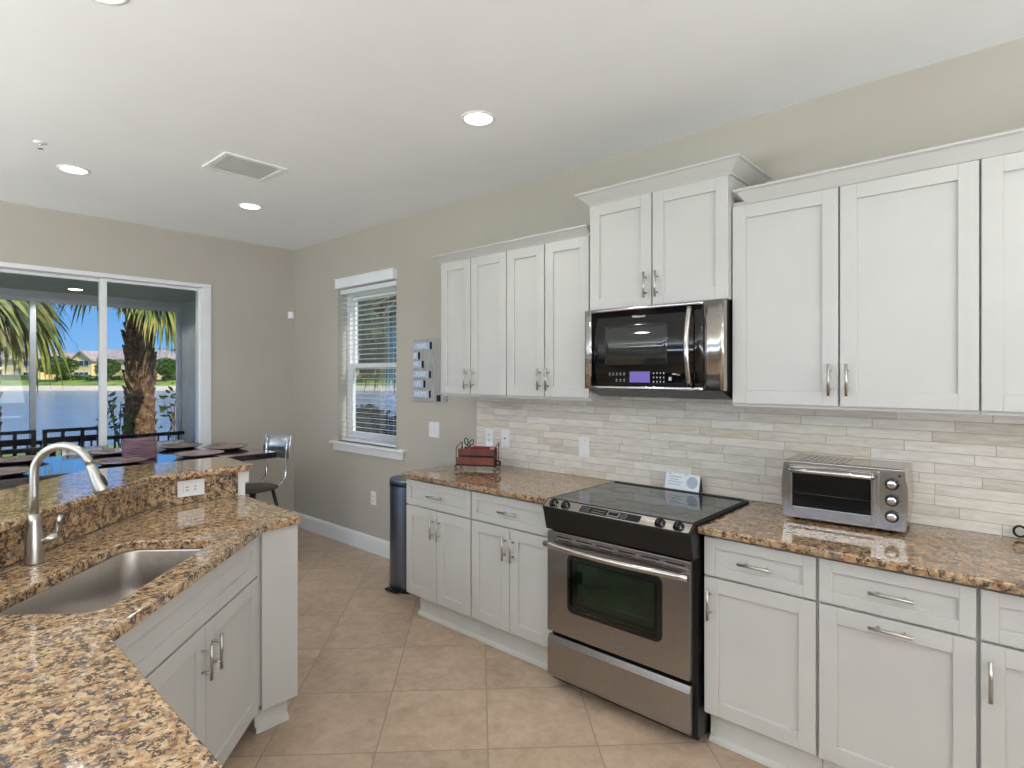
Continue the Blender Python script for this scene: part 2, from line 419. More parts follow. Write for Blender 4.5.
# ---- sliding door in the far wall (structure with parts)
d = MB()
d.box(XF-.16, XF+.012, dy1-.075, dy1-.0005, 0.031, dz1-.036); d.box(XF-.16, XF+.012, dy0+.0005, dy0+.075, 0.031, dz1-.036)
d.box(XF-.16, XF+.012, dy0+.0005, dy1-.0005, dz1-.035, dz1-.0005); d.box(XF-.16, XF, dy0+.0005, dy1-.0005, 0.001, .03)
door = struct(d.build('door_1', 'trim', bevel=.003))
for (a, b, x) in ((-1.635, -.86, -.06), (-2.86, -1.60, -.11), (-3.98, -2.82, -.06)):
    f = MB()
    xa, xb = XF+x-.02, XF+x+.02
    f.box(xa, xb, a, a+.045, .031, dz1-.037); f.box(xa, xb, b-.03, b, .031, dz1-.037)
    f.box(xa+.001, xb-.001, a+.045, b-.03, .031, .11); f.box(xa+.001, xb-.001, a+.045, b-.03, dz1-.06, dz1-.037)
    fo = f.build('door_panel', 'trim', door, bevel=.002)
    MB().box(XF+x-.003, XF+x+.003, a+.045, b-.03, .11, dz1-.06).build('glass_pane', 'glass', fo)

# ---- window in the right wall
f = MB(); yw = .10
f.box(wx0, wx0+.045, yw, .16, wz0, wz1); f.box(wx1-.045, wx1, yw, .16, wz0, wz1)
f.box(wx0+.045, wx1-.045, yw+.001, .159, wz0, wz0+.045); f.box(wx0+.045, wx1-.045, yw+.001, .159, wz1-.045, wz1)
win = struct(f.build('window_1', 'trim', bevel=.002))
zm = 1.60
for z0, z1, yy in ((wz0+.046, zm+.02, .105), (zm-.02, wz1-.046, .1325)):
    f = MB(); a, b = wx0+.046, wx1-.046
    f.box(a, a+.035, yy, yy+.025, z0, z1); f.box(b-.035, b, yy, yy+.025, z0, z1)
    f.box(a+.035, b-.035, yy, yy+.025, z0, z0+.04); f.box(a+.035, b-.035, yy, yy+.025, z1-.04, z1)
    so = f.build('window_sash', 'trim', win, bevel=.002)
    MB().box(a+.035, b-.035, yy+.01, yy+.015, z0+.04, z1-.04).build('glass_pane', 'glass', so)
f = MB(); f.box(wx0, wx0+.012, .155, .165, wz0, wz1)
# stool and apron
t = MB(); t.box(-4.80, -3.715, -.045, .10, .888, .912, .006); t.box(-4.775, -3.74, -.02, 0, .828, .888, .003)
struct(t.build('trim_1', 'trim'))
# blinds
bl = empty('window_blind', (-4.285, 0, wz0), 0, 'white horizontal slat blind with a valance hanging in the kitchen side window', 'window blind')
v = MB(); v.box(-.415, .452, -.045, -.012, 1.385, 1.461, .003); v.box(-.415, -.40, -.0115, -.0005, 1.385, 1.461); v.box(.437, .452, -.0115, -.0005, 1.385, 1.461)
v.box(-.42, .457, -.050, -.0005, 1.4615, 1.470)
v.build('valance', 'slat', bl)
MB().box(-.43, .43, .02, .075, 1.34, 1.38).build('head_rail', 'slat', bl)
s_ = MB(); nz = 30
for i in range(nz):
    z = .05+i*(1.30/nz)
    m_ = Matrix.Translation((0, .048, z)) @ Matrix.Rotation(math.radians(-3), 4, 'X')
    s_.box(-.428, .428, -.018, .018, -.0012, .0012, mtx=m_)
s_.build('slats', 'slat', bl)
MB().box(-.428, .428, .024, .072, .004, .022, .003).build('bottom_rail', 'slat', bl)
for x in (-.3, .3):
    c = MB()
    for yy in (.022, .074): c.cyl((x, yy, .02), (x, yy, 1.35), .0008, seg=5)
    c.build('ladder_cord', 'slat', bl)

# ================================================================== cabinet parts
def shaker(name, x0, x1, z0, z1, parent, yf=0, t=.02, rail=.057, rec=.011, mat='cab'):
    """front face at y=yf, body behind"""
    g = .0025; x0 += g; x1 -= g; z0 += g; z1 -= g
    m = MB()
    m.box(x0, x0+rail, yf, yf+t, z0, z1); m.box(x1-rail, x1, yf, yf+t, z0, z1)
    m.box(x0+rail, x1-rail, yf, yf+t, z0, z0+rail); m.box(x0+rail, x1-rail, yf, yf+t, z1-rail, z1)
    m.box(x0+rail-.001, x1-rail+.001, yf+rec, yf+t-.002, z0+rail-.001, z1-rail+.001)
    return m.build(name, mat, parent, bevel=.0015)
def pull(parent, c, L=.125, vert=True, stand=.028):
    """bar pull; c = centre on the front face, sticks out towards -y"""
    x, y, z = c; h = L/2; q = L*.30; m = MB()
    if vert:
        m.cyl((x, y-stand, z-h), (x, y-stand, z+h), .0055, seg=12)
        for s in (-q, q): m.cyl((x, y, z+s), (x, y-stand, z+s), .0042, seg=10)
    else:
        m.cyl((x-h, y-stand, z), (x+h, y-stand, z), .0055, seg=12)
        for s in (-q, q): m.cyl((x+s, y, z), (x+s, y-stand, z), .0042, seg=10)
    return m.build('handle', 'nickel', parent)
YB, YU, YM = -.621, -.333, -.359
ZT, ZS, ZB = .864, .704, .149
def base_cab(x0, x1, label, kind, group='white shaker base cabinets along the range wall', left_end=False):
    w_ = x1-x0; root = empty('base_cabinet', ((x0+x1)/2, YB, 0), 0, label, 'cabinet', group)
    h = w_/2; D = -YB
    b = MB(); b.box(-h+.0005, h-.0005, .021, D-.002, ZB-.012, .8745)
    b.build('carcass', 'cab', root)
    k_ = MB(); k_.box(-h+.001+(.05 if left_end else 0), h-.001, .075, .09, 0.001, ZB-.012)
    if left_end: k_.box(-h+.05, -h+.065, .09, D-.004, .001, ZB-.012)
    k_.prism([(.075, .001), (.058, .001), (.060, .014), (.066, .022), (.075, .024)], 'x', -h+.001+(.045 if left_end else 0), h-.001)
    k_.build('toe_kick', 'kick', root)
    dr = shaker('drawer', -h+.003, h-.003, ZS+.002, ZT, root, rail=.042)
    pull(dr, (0 , 0, (ZS+ZT)/2), .125, False)
    if kind == 'pair':
        for s in (-1, 1):
            a, b_ = (-h+.003, -.0) if s < 0 else (0.0, h-.003)
            do = shaker('door', a, b_, ZB, ZS-.002, root)
            pull(do, (s*.028, 0, ZS-.107), .125, True)
    elif kind == 'pullout':
        do = shaker('pull_out_front', -h+.003, h-.003, ZB, ZS-.002, root)
        pull(do, (0, 0, ZS-.036), .125, False)
    else:
        do = shaker('door', -h+.003, h-.003, ZB, ZS-.002, root)
        pull(do, (-h+.03, 0, ZS-.107), .125, True)
    return root
base_cab(-2.927, -2.341, 'white two-door base cabinet with drawer, next to the steel bin', 'pair', left_end=True)
base_cab(-2.341, -1.757, 'white two-door base cabinet with drawer, directly left of the range', 'pair')
base_cab(-.993, -.571, 'white base cabinet with one drawer and door, directly right of the range', 'single')
base_cab(-.571, -.123, 'white base cabinet with a drawer above a wide pull-out front, under the toaster oven', 'pullout')
base_cab(-.123, .33, 'white base cabinet cut off by the right edge of the photo', 'single')

ZU0, ZU1 = 1.389, 2.258
def upper_cab(x0, x1, xs, z0, z1, y, label, hx, hz, extra=None):
    root = empty('wall_cabinet', ((x0+x1)/2, y, z0), 0, label, 'cabinet', 'white shaker wall cabinets')
    cx = (x0+x1)/2; h = (x1-x0)/2; H = z1-z0
    b = MB(); b.box(-h+.0005, h-.0005, .021, -y-.002, -.012 if y == YU else .0, H+.02)
    b.build('carcass', 'cab', root)
    for i, (a, b_) in enumerate(zip(xs, xs[1:])):
        do = shaker('door', a-cx+.001, b_-cx-.001, 0, H, root)
        if hx[i] is not None: pull(do, (hx[i]-cx, 0, hz-z0), .125, True)
    return root
upper_cab(-2.925, -2.334, [-2.925, -2.64, -2.334], ZU0, ZU1, YU, 'white two-door wall cabinet beside the grey word sign', [-2.672, -2.612], 1.49)
upper_cab(-2.334, -1.740, [-2.334, -2.043, -1.740], ZU0, ZU1, YU, 'white two-door wall cabinet left of the microwave', [-2.073, -2.013], 1.49)
upper_cab(-1.722, -.990, [-1.722, -1.362, -.990], 1.849, 2.398, YM, 'taller-set white two-door cabinet above the microwave', [-1.392, -1.332], 1.95)
upper_cab(-.987, -.134, [-.987, -.565, -.134], ZU0, ZU1, YU, 'large white two-door wall cabinet right of the microwave', [-.597, -.535], 1.495)
upper_cab(-.134, .72, [-.134, .293, .72], ZU0, ZU1, YU, 'white wall cabinet cut off by the right edge of the photo', [None, .33], 1.495)
# crown mouldings
def crown(x0, x1, yf, z0, z1, proj, label, retL=True, retR=True, yback=-.001):
    """mitred crown: profile from (yf,z0) flaring out to (yf-proj,z1)"""
    m = MB(); bm = m.bm
    prof = [(0, 0), (.006, .0), (.010, .008), (proj-.012, (z1-z0)-.014), (proj, (z1-z0)-.008), (proj, (z1-z0))]
    path = []
    if retL: path.append((x0, yback, (-1, 0)))
    path.append((x0, yf, (-1 if retL else 0, -1)))
    path.append((x1, yf, (1 if retR else 0, -1)))
    if retR: path.append((x1, yback, (1, 0)))
    rings = []
    for (x, y, n_) in path:
        rings.append([bm.verts.new((x+n_[0]*p, y+n_[1]*p, z0+q)) for p, q in prof])
    for a, b in zip(rings, rings[1:]):
        for i in range(len(prof)-1): bm.faces.new([a[i], b[i], b[i+1], a[i+1]])
    # back side / cap
    inner = [(x, y) for x, y, _ in path]
    top = [bm.verts.new((x, y, z1)) for x, y in inner]
    for i in range(len(path)-1):
        bm.faces.new([rings[i][-1], rings[i+1][-1], top[i+1], top[i]])
    bot = [r[0] for r in rings]
    for i in range(len(path)-1): bm.faces.new([top[i], top[i+1], bot[i+1], bot[i]])
    bm.faces.new(rings[0]+[top[0]]); bm.faces.new((rings[-1]+[top[-1]])[::-1])
    bmesh.ops.recalc_face_normals(bm, faces=bm.faces)
    return tag(m.build('crown_moulding', 'cab'), label, 'moulding', 'white crown mouldings on the wall cabinets')
crown(-2.926, -1.742, YU+.018, ZU1+.002, 2.307, .05, 'short white crown moulding on the wall cabinets left of the microwave', True, False)
crown(-1.723, -.989, YM+.018, 2.400, 2.462, .062, 'highest white crown moulding, above the microwave cabinet', True, True)
crown(-.92, .72, YU+.018, ZU1+.002, 2.322, .05, 'long white crown moulding on the wall cabinets at the right', True, False)

# ---- counters on the range wall
CT = .905
def slab(pts, z0, z1, label, name='countertop', mat='granite_w', cat='countertop', group=None, bev=.006):
    m = MB(); m.prism(pts, 'z', z0, z1, bev)
    return tag(m.build(name, mat), label, cat, group)
slab([(-2.932, -.652), (-1.7485, -.652), (-1.7485, -.001), (-2.932, -.001)], .8752, CT, 'brown speckled granite countertop left of the range')
slab([(-.998, -.655), (.33, -.655), (.33, -.001), (-.998, -.001)], .8752, CT, 'brown speckled granite countertop under the toaster oven')
slab([(-1.7475, -.085), (-.9985, -.085), (-.9985, -.001), (-1.7475, -.001)], .8752, CT, 'thin granite strip behind the cooktop', bev=.001)
# backsplash
b = MB(); b.box(-2.906, .33, -.012, -.0005, CT+.0005, ZU0-.0135); b.box(-1.738, -.988, -.012, -.0005, ZU0-.0135, 1.70)
tag(b.build('backsplash', 'tile'), 'cream stacked travertine strip backsplash behind the range and counters', 'backsplash')

# ================================================================== plates and outlets
def plate(name, x, z, w_, h_, label, cat, kind, y=-.012, group=None):
    r = empty(name, (x, y, z), 0, label, cat, group)
    MB().box(-w_/2, w_/2, -.006, -.0005, -h_/2, h_/2, .002).build('cover_plate', 'plate', r)
    if kind == 'switch2':
        for s in (-.023, .023): MB().box(s-.014, s+.014, -.010, -.0062, -.032, .032, .002).build('rocker', 'plate', r)
    elif kind == 'outlet':
        MB().box(-.017, .017, -.009, -.0062, -.034, .034, .002).build('socket_face', 'plate', r)
        s = MB()
        for zz in (-.018, .018):
            s.box(-.008, -.005, -.0096, -.0092, zz-.006, zz+.005); s.box(.005, .008, -.0096, -.0092, zz-.006, zz+.005)
            s.cyl((0, -.0092, zz-.010), (0, -.0096, zz-.010), .0025, seg=8)
        s.build('slots', 'blackmat', r)
    elif kind == 'gfci':
        MB().box(-.017, .017, -.009, -.0062, -.034, .034, .002).build('socket_face', 'plate', r)
        MB().box(-.008, .008, -.0105, -.0092, -.005, .006, .001).build('test_button', 'greymark', r)
    elif kind == 'dimmer':
        MB().box(-.017, .017, -.009, -.0062, -.034, .034, .002).build('rocker', 'plate', r)
        MB().box(.010, .016, -.0104, -.0092, .036, .040).build('indicator', 'blackmat', r)
    return r
plate('light_switch', -3.375, 1.098, .116, .118, 'white double rocker switch on the wall left of the backsplash', 'light switch', 'switch2', y=0)
plate('wall_outlet', -2.780, 1.086, .072, .116, 'white outlet plate on the backsplash, partly behind the letter organizer', 'outlet', 'outlet', group=None)
plate('wall_outlet', -2.630, 1.088, .076, .118, 'white outlet with grey test buttons just right of the letter organizer', 'outlet', 'gfci')
plate('light_switch', -1.992, 1.082, .076, .118, 'single white switch on the backsplash nearest the range', 'light switch', 'dimmer')
plate('wall_outlet', -4.16, .466, .072, .116, 'white outlet low on the wall above the baseboard', 'outlet', 'outlet', y=0)
# alarm sensor at the far corner
r = empty('motion_sensor', (XF, -.035, 2.115), PI/2, 'small white motion sensor near the far corner of the room', 'sensor')
MB().prism([(-.03, -.0005), (.03, -.0005), (.026, -.03), (.012, -.042), (-.012, -.042), (-.026, -.03)], 'z', -.034, .034, .004).build('housing', 'plate', r)
MB().box(-.014, .014, -.0445, -.0425, -.03, .005, .001).build('lens', 'slat', r)

# ================================================================== range
rx, ry = -1.3725, -.69
R_ = empty('range', (rx, ry, 0), 0, 'stainless slide-in electric range with black glass cooktop between the counters', 'stove')
hw = .3725
MB().box(-hw+.004, hw-.004, .045, .600, .035, .905).build('body', 'black', R_)
for x in (-.3, .3):
    for y in (.12, .55): MB().cyl((x, y, 0.0005), (x, y, .036), .018, seg=12).build('foot', 'rubber', R_)
# drawer
m = MB(); m.prism([(.0, .075), (.0, .235), (.012, .262), (.043, .262), (.043, .062), (.012, .062)], 'x', -hw+.004, hw-.018, .003); m.build('storage_drawer', 'steel', R_)
# door
m = MB()
door_o = None
# window: black border frame with rounded corners plus glass
def rrect(x0, x1, z0, z1, r, n=6):
    pts = []
    for cx_, cz_, a0 in ((x1-r, z1-r, 0), (x0+r, z1-r, PI/2), (x0+r, z0+r, PI), (x1-r, z0+r, 1.5*PI)):
        for i in range(n+1):
            a = a0+PI/2*i/n; pts.append((cx_+r*math.cos(a), cz_+r*math.sin(a)))
    return pts
def frame_rr(outer, inner, y0, y1):
    m = MB(); bm = m.bm; n = len(outer)
    A = [bm.verts.new((p[0], y0, p[1])) for p in outer]; B = [bm.verts.new((p[0], y0, p[1])) for p in inner]
    A2 = [bm.verts.new((p[0], y1, p[1])) for p in outer]; B2 = [bm.verts.new((p[0], y1, p[1])) for p in inner]
    for i in range(n):
        j = (i+1) % n
        for q in ((A[i], A[j], B[j], B[i]), (A2[i], B2[i], B2[j], A2[j]), (A[i], A2[i], A2[j], A[j]), (B[i], B[j], B2[j], B2[i])): bm.faces.new(q)
    bmesh.ops.recalc_face_normals(bm, faces=bm.faces); return m
door_o = frame_rr(rrect(-hw+.004, hw-.018, .285, .765, .006), rrect(-.236, .223, .414, .664, .024), .0, .043).build('oven_door', 'steel', R_, bevel=.003)
frame_rr(rrect(-.248, .235, .402, .675, .03), rrect(-.232, .219, .42, .66, .022), -.003, .02).build('window_border', 'blackgloss', door_o)
MB().prism(rrect(-.232, .219, .42, .66, .022), 'y', .004, .009).build('window_glass', 'ovenglass', door_o)
frame_rr(rrect(-.222, .209, .432, .65, .016), rrect(-.205, .192, .448, .638, .014), .0095, .013).build('inner_frame', 'black', door_o)
m = MB(); m.box(-.25, .24, .034, .0435, .395, .682); m.build('oven_cavity', simple('oven_reflection_green', (92, 124, 100), .5, var=.35, vs=7), door_o)  # thin plate behind the glass, its green imitates the window's reflection
m = MB()
for i in range(3): m.cyl((-.225, .028, .47+.07*i), (.212, .028, .47+.07*i), .0022, seg=6)
m.build('oven_rack', 'nickel', door_o)
# vent slots and handle
m = MB()
for i in range(6): m.box(-.31+i*.112, -.225+i*.112, -.0008, .002, .742, .748); m.box(-.30+i*.112, -.235+i*.112, -.0008, .002, .728, .731)
m.build('vent_slots', 'blackmat', door_o)
pts = []
for i in range(17):
    t_ = i/16; x = -.362+.722*t_; pts.append((x, -.028-.030*math.sin(PI*t_), .708))
m = MB(); m.tube(pts, .0155, 14)
m.cyl((-.355, .0, .708), (-.355, -.032, .708), .012, seg=12); m.cyl((.333, .0, .708), (.333, -.032, .708), .012, seg=12)
m.build('door_handle', 'steelh', R_)
# control panel
m = MB(); m.prism([(-.034, .884), (.012, .916), (.06, .916), (.06, .775), (-.004, .775), (-.028, .868)], 'x', -hw+.0, hw-.0, .002); m.build('control_housing', 'black', R_)
m = MB(); ang = math.atan2(.032, .046)
PM = Matrix.Translation((0, -.034, .884)) @ Matrix.Rotation(ang, 4, 'X')
m.box(-hw+.008, hw-.008, .004, .054, .0, .003, .001, PM); panel = m.build('control_panel', 'steelh', R_)
m = MB(); m.box(-.165, .140, .010, .046, .003, .0042, mtx=PM); m.build('keypad', 'blackgloss', panel)
m = MB()
for i in range(4):
    for j in range(3): m.box(-.155+i*.011, -.149+i*.011, .015+j*.010, .019+j*.010, .0042, .0046, mtx=PM)
for i in range(5):
    for j in range(2): m.box(-.100+i*.014, -.090+i*.014, .017+j*.013, .021+j*.013, .0042, .0046, mtx=PM)
for i in range(3):
    for j in range(4): m.box(.047+i*.011, .054+i*.011, .013+j*.008, .0165+j*.008, .0042, .0046, mtx=PM)
m.box(-.022, .040, .014, .042, .0042, .0046, mtx=PM)
m.build('key_markings', 'greymark', panel)
m = MB(); m.box(-.015, .034, .020, .038, .0046, .005, mtx=PM); m.build('clock_display', 'blackgloss', panel)
for x in (-.318, -.250, .232, .314):
    kb = MB(); kb.lathe([(.023, .003), (.023, .007), (.019, .009), (.018, .017), (.015, .019), (0, .019)], 20)
    k_ = kb.build('knob', 'blackgloss', R_); k_.matrix_local = PM @ Matrix.Translation((x, .028, 0))
    h_ = MB(); h_.box(-.004, .004, -.017, .017, .019, .025, .001).build('knob_grip', 'black', k_)
# cooktop
m = MB(); m.box(-hw-.004, hw+.004, .010, .60, .9065, .917, .003); ck = m.build('cooktop_frame', 'blackmat', R_)
m = MB(); m.box(-hw+.014, hw-.014, .02, .575, .9172, .9195, .001); m.build('glass_surface', simple('ceramic_cooktop_glass', (44, 50, 56), .05, spec=1.0, var=.05), ck)
for x, y, r_ in ((-.19, .17, .10), (.18, .17, .085), (-.19, .42, .075), (.18, .42, .10)):
    m = MB(); m.lathe([(r_, .9196), (r_, .9199), (r_-.002, .9199), (r_-.002, .9196), (r_, .9196)], 40, (x, y, 0)); m.build('burner_ring', 'ringmark', ck)
m = MB(); m.box(-hw+.02, hw-.02, .578, .598, .917, .925, .003); m.build('rear_trim', 'black', ck)
text('Whirlpool', .022, 'greymark', door_o, (.03, -.0012, .335), (PI/2, 0, 0), 'logo')
# card standing behind the cooktop
cd = empty('stand_up_card', (-1.335, -.098, .9255), math.radians(-3), 'pale printed card standing at the back of the cooktop', 'card')
m = MB(); T_ = Matrix.Rotation(math.radians(-14), 4, 'X')
m.box(-.095, .095, -.0012, .0012, 0, .083, mtx=T_); m.build('card_face', 'paper', cd)
m = MB(); m.prism([(.0, .0), (.036, .0), (.022, .08), (.0195, .08)], 'x', .0955, .098); m.build('easel_side', 'black', cd)
m = MB(); m.cyl((0, -.0018, 0), (0, -.0014, 0), .030, seg=26)
c_ = m.build('printed_circle', 'papergrey', cd); c_.matrix_local = T_ @ Matrix.Translation((.055, 0, .042)) 
m = MB()
for i, (a, b_) in enumerate(((-.075, -.01), (-.08, .0), (-.07, -.02), (-.078, -.005))): m.box(a, b_, -.0018, -.0013, .022+i*.013, .026+i*.013, mtx=T_)
for x in (-.078, .012): m.box(x, x+.012, -.002, -.0013, .074, .080, mtx=T_)
m.build('printed_lines', 'papergrey', cd)

# ================================================================== microwave
mw = empty('microwave', (-1.346, -.40, 1.445), 0, 'over-the-range microwave with black glass door and curved stainless trim', 'microwave')
x0, x1, H = -.372, .352, .400
MB().box(-.366, .352, .03, .384, 0, H).build('body', 'black', mw)
def bow(x, z=None):  # convex front
    t_ = (x-x0)/(x1-x0); return -.018*math.sin(PI*min(max(t_, 0), 1))
def curved(xa, xb, za, zb, off, th, n=14, bevz=0):
    m = MB(); bm = m.bm; rows = []
    for i in range(n+1):
        x = xa+(xb-xa)*i/n; y = bow(x)+off
        rows.append([bm.verts.new((x, y, za)), bm.verts.new((x, y, zb)), bm.verts.new((x, y+th, zb)), bm.verts.new((x, y+th, za))])
    for a, b in zip(rows, rows[1:]):
        for k_ in range(4):
            f = bm.faces.new([a[k_], a[(k_+1) % 4], b[(k_+1) % 4], b[k_]]); f.smooth = (k_ in (0, 2))
    bm.faces.new(rows[0]); bm.faces.new(rows[-1][::-1]); bmesh.ops.recalc_face_normals(bm, faces=bm.faces); return m
door = curved(-.330, .262, .014, .384, -.005, .03).build('door', 'blackgloss', mw)
curved(-.372, -.330, .0, .398, -.006, .034, 4).build('left_trim', 'chrome', mw)
curved(.262, .352, .0, .398, -.004, .034, 4).build('control_side_trim', 'steelh', mw)
curved(-.330, .262, .0, .0138, -.007, .034).build('bottom_trim', 'chrome', mw)
curved(-.330, .262, .3842, .398, -.007, .034).build('top_trim', 'chrome', mw)
curved(-.245, .095, .12, .31, -.0056, .001).build('door_window', simple('microwave_window_screen', (40, 46, 46), .06, spec=1.0), door)
pts = [(.212, -.03-.034*math.sin(PI*i/14)+bow(.212), .022+.35*i/14) for i in range(15)]
m = MB(); m.tube(pts, .0115, 12); m.cyl((.212, -.005, .035), (.212, -.045, .035), .008, seg=10); m.cyl((.212, -.005, .36), (.212, -.045, .36), .008, seg=10)
m.build('handle', 'steelh', door)
curved(-.100, .008, .034, .086, -.0062, .0012, 8).build('display', 'display', door)
m = MB()
def dot(x, z, w_=.006, h_=.004): y = bow(x)-.0066; m.box(x-w_/2, x+w_/2, y, y+.0012, z-h_/2, z+h_/2)
for i in range(5): dot(-.215+i*.021, .078); dot(-.215+i*.021, .070, .010, .002)
for i in range(3): dot(-.175+i*.022, .047); dot(-.175+i*.022, .039, .010, .002)
for i in range(4): 
    for j in range(3): dot(.028+i*.017, .038+j*.020, .005, .007)
for x, z, w_, h_ in ((.11, .052, .014, .016), (.13, .074, .018, .006), (.150, .070, .014, .004)): dot(x, z, w_, h_)
m.build('key_markings', 'mark', door)
text('Whirlpool', .0165, 'plate', door, (-.052, bow(-.052)-.0064, .350), (PI/2, 0, 0), 'logo', shear=.2)
m = MB(); m.prism([(.0, -.0002), (.385, -.0002), (.385, -.042), (.12, -.042)], 'x', -.352, .342); m.build('vent_underside', 'black', mw)
m = MB()
for xa in (-.26, .03):
    for i in range(7): m.box(xa, xa+.22, .145+i*.022, .157+i*.022, -.0445, -.0422)
m.build('filter_grille', 'greymark', mw)

# ================================================================== toaster oven
to = empty('toaster_oven', (-.571, -.270, CT+.0003), math.radians(2.5), 'stainless toaster oven with three knobs on the right countertop', 'toaster oven')
W2 = .216
for x in (-.17, .17):
    for y in (.03, .20): MB().cyl((x, y, 0), (x, y, .016), .012, seg=12).build('foot', 'rubber', to)
def barrel(z0, z1, w_, n=10):
    pts = []
    for i in range(n+1):
        t_ = i/n; pts.append((w_+.010*math.sin(PI*t_), z0+(z1-z0)*t_))
    return pts
pr = [(-x, z) for x, z in barrel(.014, .250, W2-.006)][::1]; pl = barrel(.014, .250, W2-.006)[::-1]
m = MB(); m.prism(pr+pl, 'y', .004, .245, .006); m.build('body', 'steelh', to)
m = MB(); m.prism([(-x, z) for x, z in barrel(.012, .248, W2-.002)]+barrel(.012, .248, W2-.002)[::-1], 'y', -.006, .005, .003)
fr = m.build('front_frame', 'steelh', to)
MB().box(-.188, .114, -.0085, -.0063, .030, .232).build('oven_cavity', 'blackmat', to)
m = MB(); m.box(-.192, -.178, -.016, -.009, .028, .235); m.box(.104, .118, -.016, -.009, .028, .235); m.box(-.178, .104, -.016, -.009, .028, .062); m.box(-.178, .104, -.016, -.009, .221, .235)
dr = m.build('door', 'steelh', to, bevel=.002)
MB().box(-.178, .104, -.0135, -.012, .062, .221).build('door_glass', 'toasterglass', dr)
m = MB(); m.tube([(-.184, -.016, .213), (-.178, -.036, .214), (-.05, -.044, .215), (.104, -.036, .214), (.110, -.016, .213)], .011, 12); m.build('door_handle', 'chrome', dr)
m = MB(); m.cyl((-.172, -.0105, .118), (.098, -.0105, .118), .0022, seg=8); m.cyl((-.172, -.0105, .126), (.098, -.0105, .126), .0012, seg=8)
for i in range(12): m.cyl((-.15+i*.019, -.0105, .113), (-.15+i*.019, -.0105, .121), .001, seg=6)
m.build('wire_rack', 'nickel', to)
m = MB(); m.box(.122, .132, -.010, -.006, .03, .235, .002); m.build('divider_strip', 'chrome', to)
for z in (.192, .130, .068):
    m = MB(); m.lathe([(.023, -.0062), (.023, -.012), (.019, -.013), (0, -.013)], 26, (.172, 0, z), 'y'); kr = m.build('knob', 'blackgloss', to)
    m = MB(); m.lathe([(.0165, -.0135), (.016, -.027), (.013, -.030), (0, -.030)], 22, (.172, 0, z), 'y'); m.build('knob_cap', 'chrome', kr)
MB().cyl((.196, -.0062, .224), (.196, -.009, .224), .004, seg=12).build('indicator_lamp', 'blackmat', to)
m = MB()
for z in (.192, .130, .068):
    for a in (0, 40, -40, 180, 140, 220): 
        aa = math.radians(a); m.box(.172+.029*math.cos(aa)-.0012, .172+.029*math.cos(aa)+.0012, -.0068, -.0062, z+.029*math.sin(aa)-.0012, z+.029*math.sin(aa)+.0012)
m.build('dial_marks', 'blackmat', to)
m = MB()
for i in range(8): m.box(-.16+i*.022, -.148+i*.022, .03, .21, .2501, .2525, .001)
m.build('top_ribs', 'steelh', to)
# cable at the right edge
m = MB(); pts = []
for i in range(22):
    a = 2*PI*i/21*1.1+.6; pts.append((.018*math.sin(a)-.035+.0, -.030-.004*i/21, CT+.030+.020*math.cos(a)))
pts += [(.05, -.05, CT+.006), (.15, -.04, CT+.006)]
m.tube(pts, .004, 8); tag(m.build('power_cord', 'rubber'), 'black cord loop on the counter at the right edge of the photo', 'cord')

# ================================================================== letter organizer
og = empty('letter_organizer', (-2.655, -.255, CT+.0003), math.radians(28), 'black wire desk organizer with brown leather pockets on the left countertop', 'organizer')
w_ = .128; og.scale = (1, 1, 1.42)
m = MB()
for sx_ in (-w_, w_):
    for yy in (-.05, .05): m.cyl((sx_, yy, .012), (sx_, yy, .10+(.02 if yy > 0 else 0)), .0028, seg=8)
    m.cyl((sx_, -.05, .022), (sx_, .05, .022), .0025, seg=8); m.cyl((sx_, -.05, .10), (sx_, .05, .12), .0025, seg=8)
    for yy, s in ((-.05, -1), (.05, 1)):
        pts = [(sx_+.012*math.cos(a)*(1 if sx_ > 0 else -1), yy, .012+.010*math.sin(a)) for a in [PI+i*PI*1.6/10 for i in range(11)]]
        m.tube(pts, .0022, 6)
for yy in (-.05, .05): m.cyl((-w_, yy, .022), (w_, yy, .022), .0025, seg=8)
for i in range(6): m.cyl((-w_, -.05+i*.02, .022), (w_, -.05+i*.02, .022), .0015, seg=6)
m.build('wire_frame', 'metalblack', og)
m = MB(); m.box(-w_+.004, w_-.004, -.052, -.044, .026, .058, .002); m.build('lower_pocket', 'leather', og)
m = MB(); m.box(-w_+.004, w_-.004, -.030, -.020, .064, .094, .002); m.build('upper_pocket', 'leather', og)
m = MB(); m.box(-w_+.006, w_-.006, .02, .045, .026, .098, .003); m.build('rear_pocket', 'leather', og)
m = MB(); m.box(-w_+.01, w_-.01, -.04, .03, .058, .066); m.build('shelf', 'black', og)
# items held (own things)
def oth(name, label, cat, loc, rz=28): return empty(name, (Matrix.Translation((-2.655, -.255, CT+.0003)) @ Matrix.Rotation(math.radians(28), 4, 'Z') @ Vector(loc)), math.radians(rz), label, cat)
f_ = oth('folder', 'dark red folder standing in the letter organizer', 'folder', (.03, -.002, .094))
MB().box(-.06, .085, -.004, .004, 0, .056, .001).build('cover', 'redfold', f_)
MB().box(.055, .088, -.006, -.0045, .020, .052).build('label_tab', 'pink', f_)
e_ = oth('envelope', 'white envelope with a red edge standing in the organizer', 'envelope', (.075, .012, .094))
MB().box(-.022, .020, -.001, .001, 0, .085).build('sheet', 'paper', e_)
MB().box(-.022, .020, -.0018, -.0011, .050, .055).build('edge_stripe', 'redfold', e_)
sc = oth('scissors', 'scissors with black ring handles upright in the organizer', 'scissors', (-.055, -.010, .108))
m = MB()
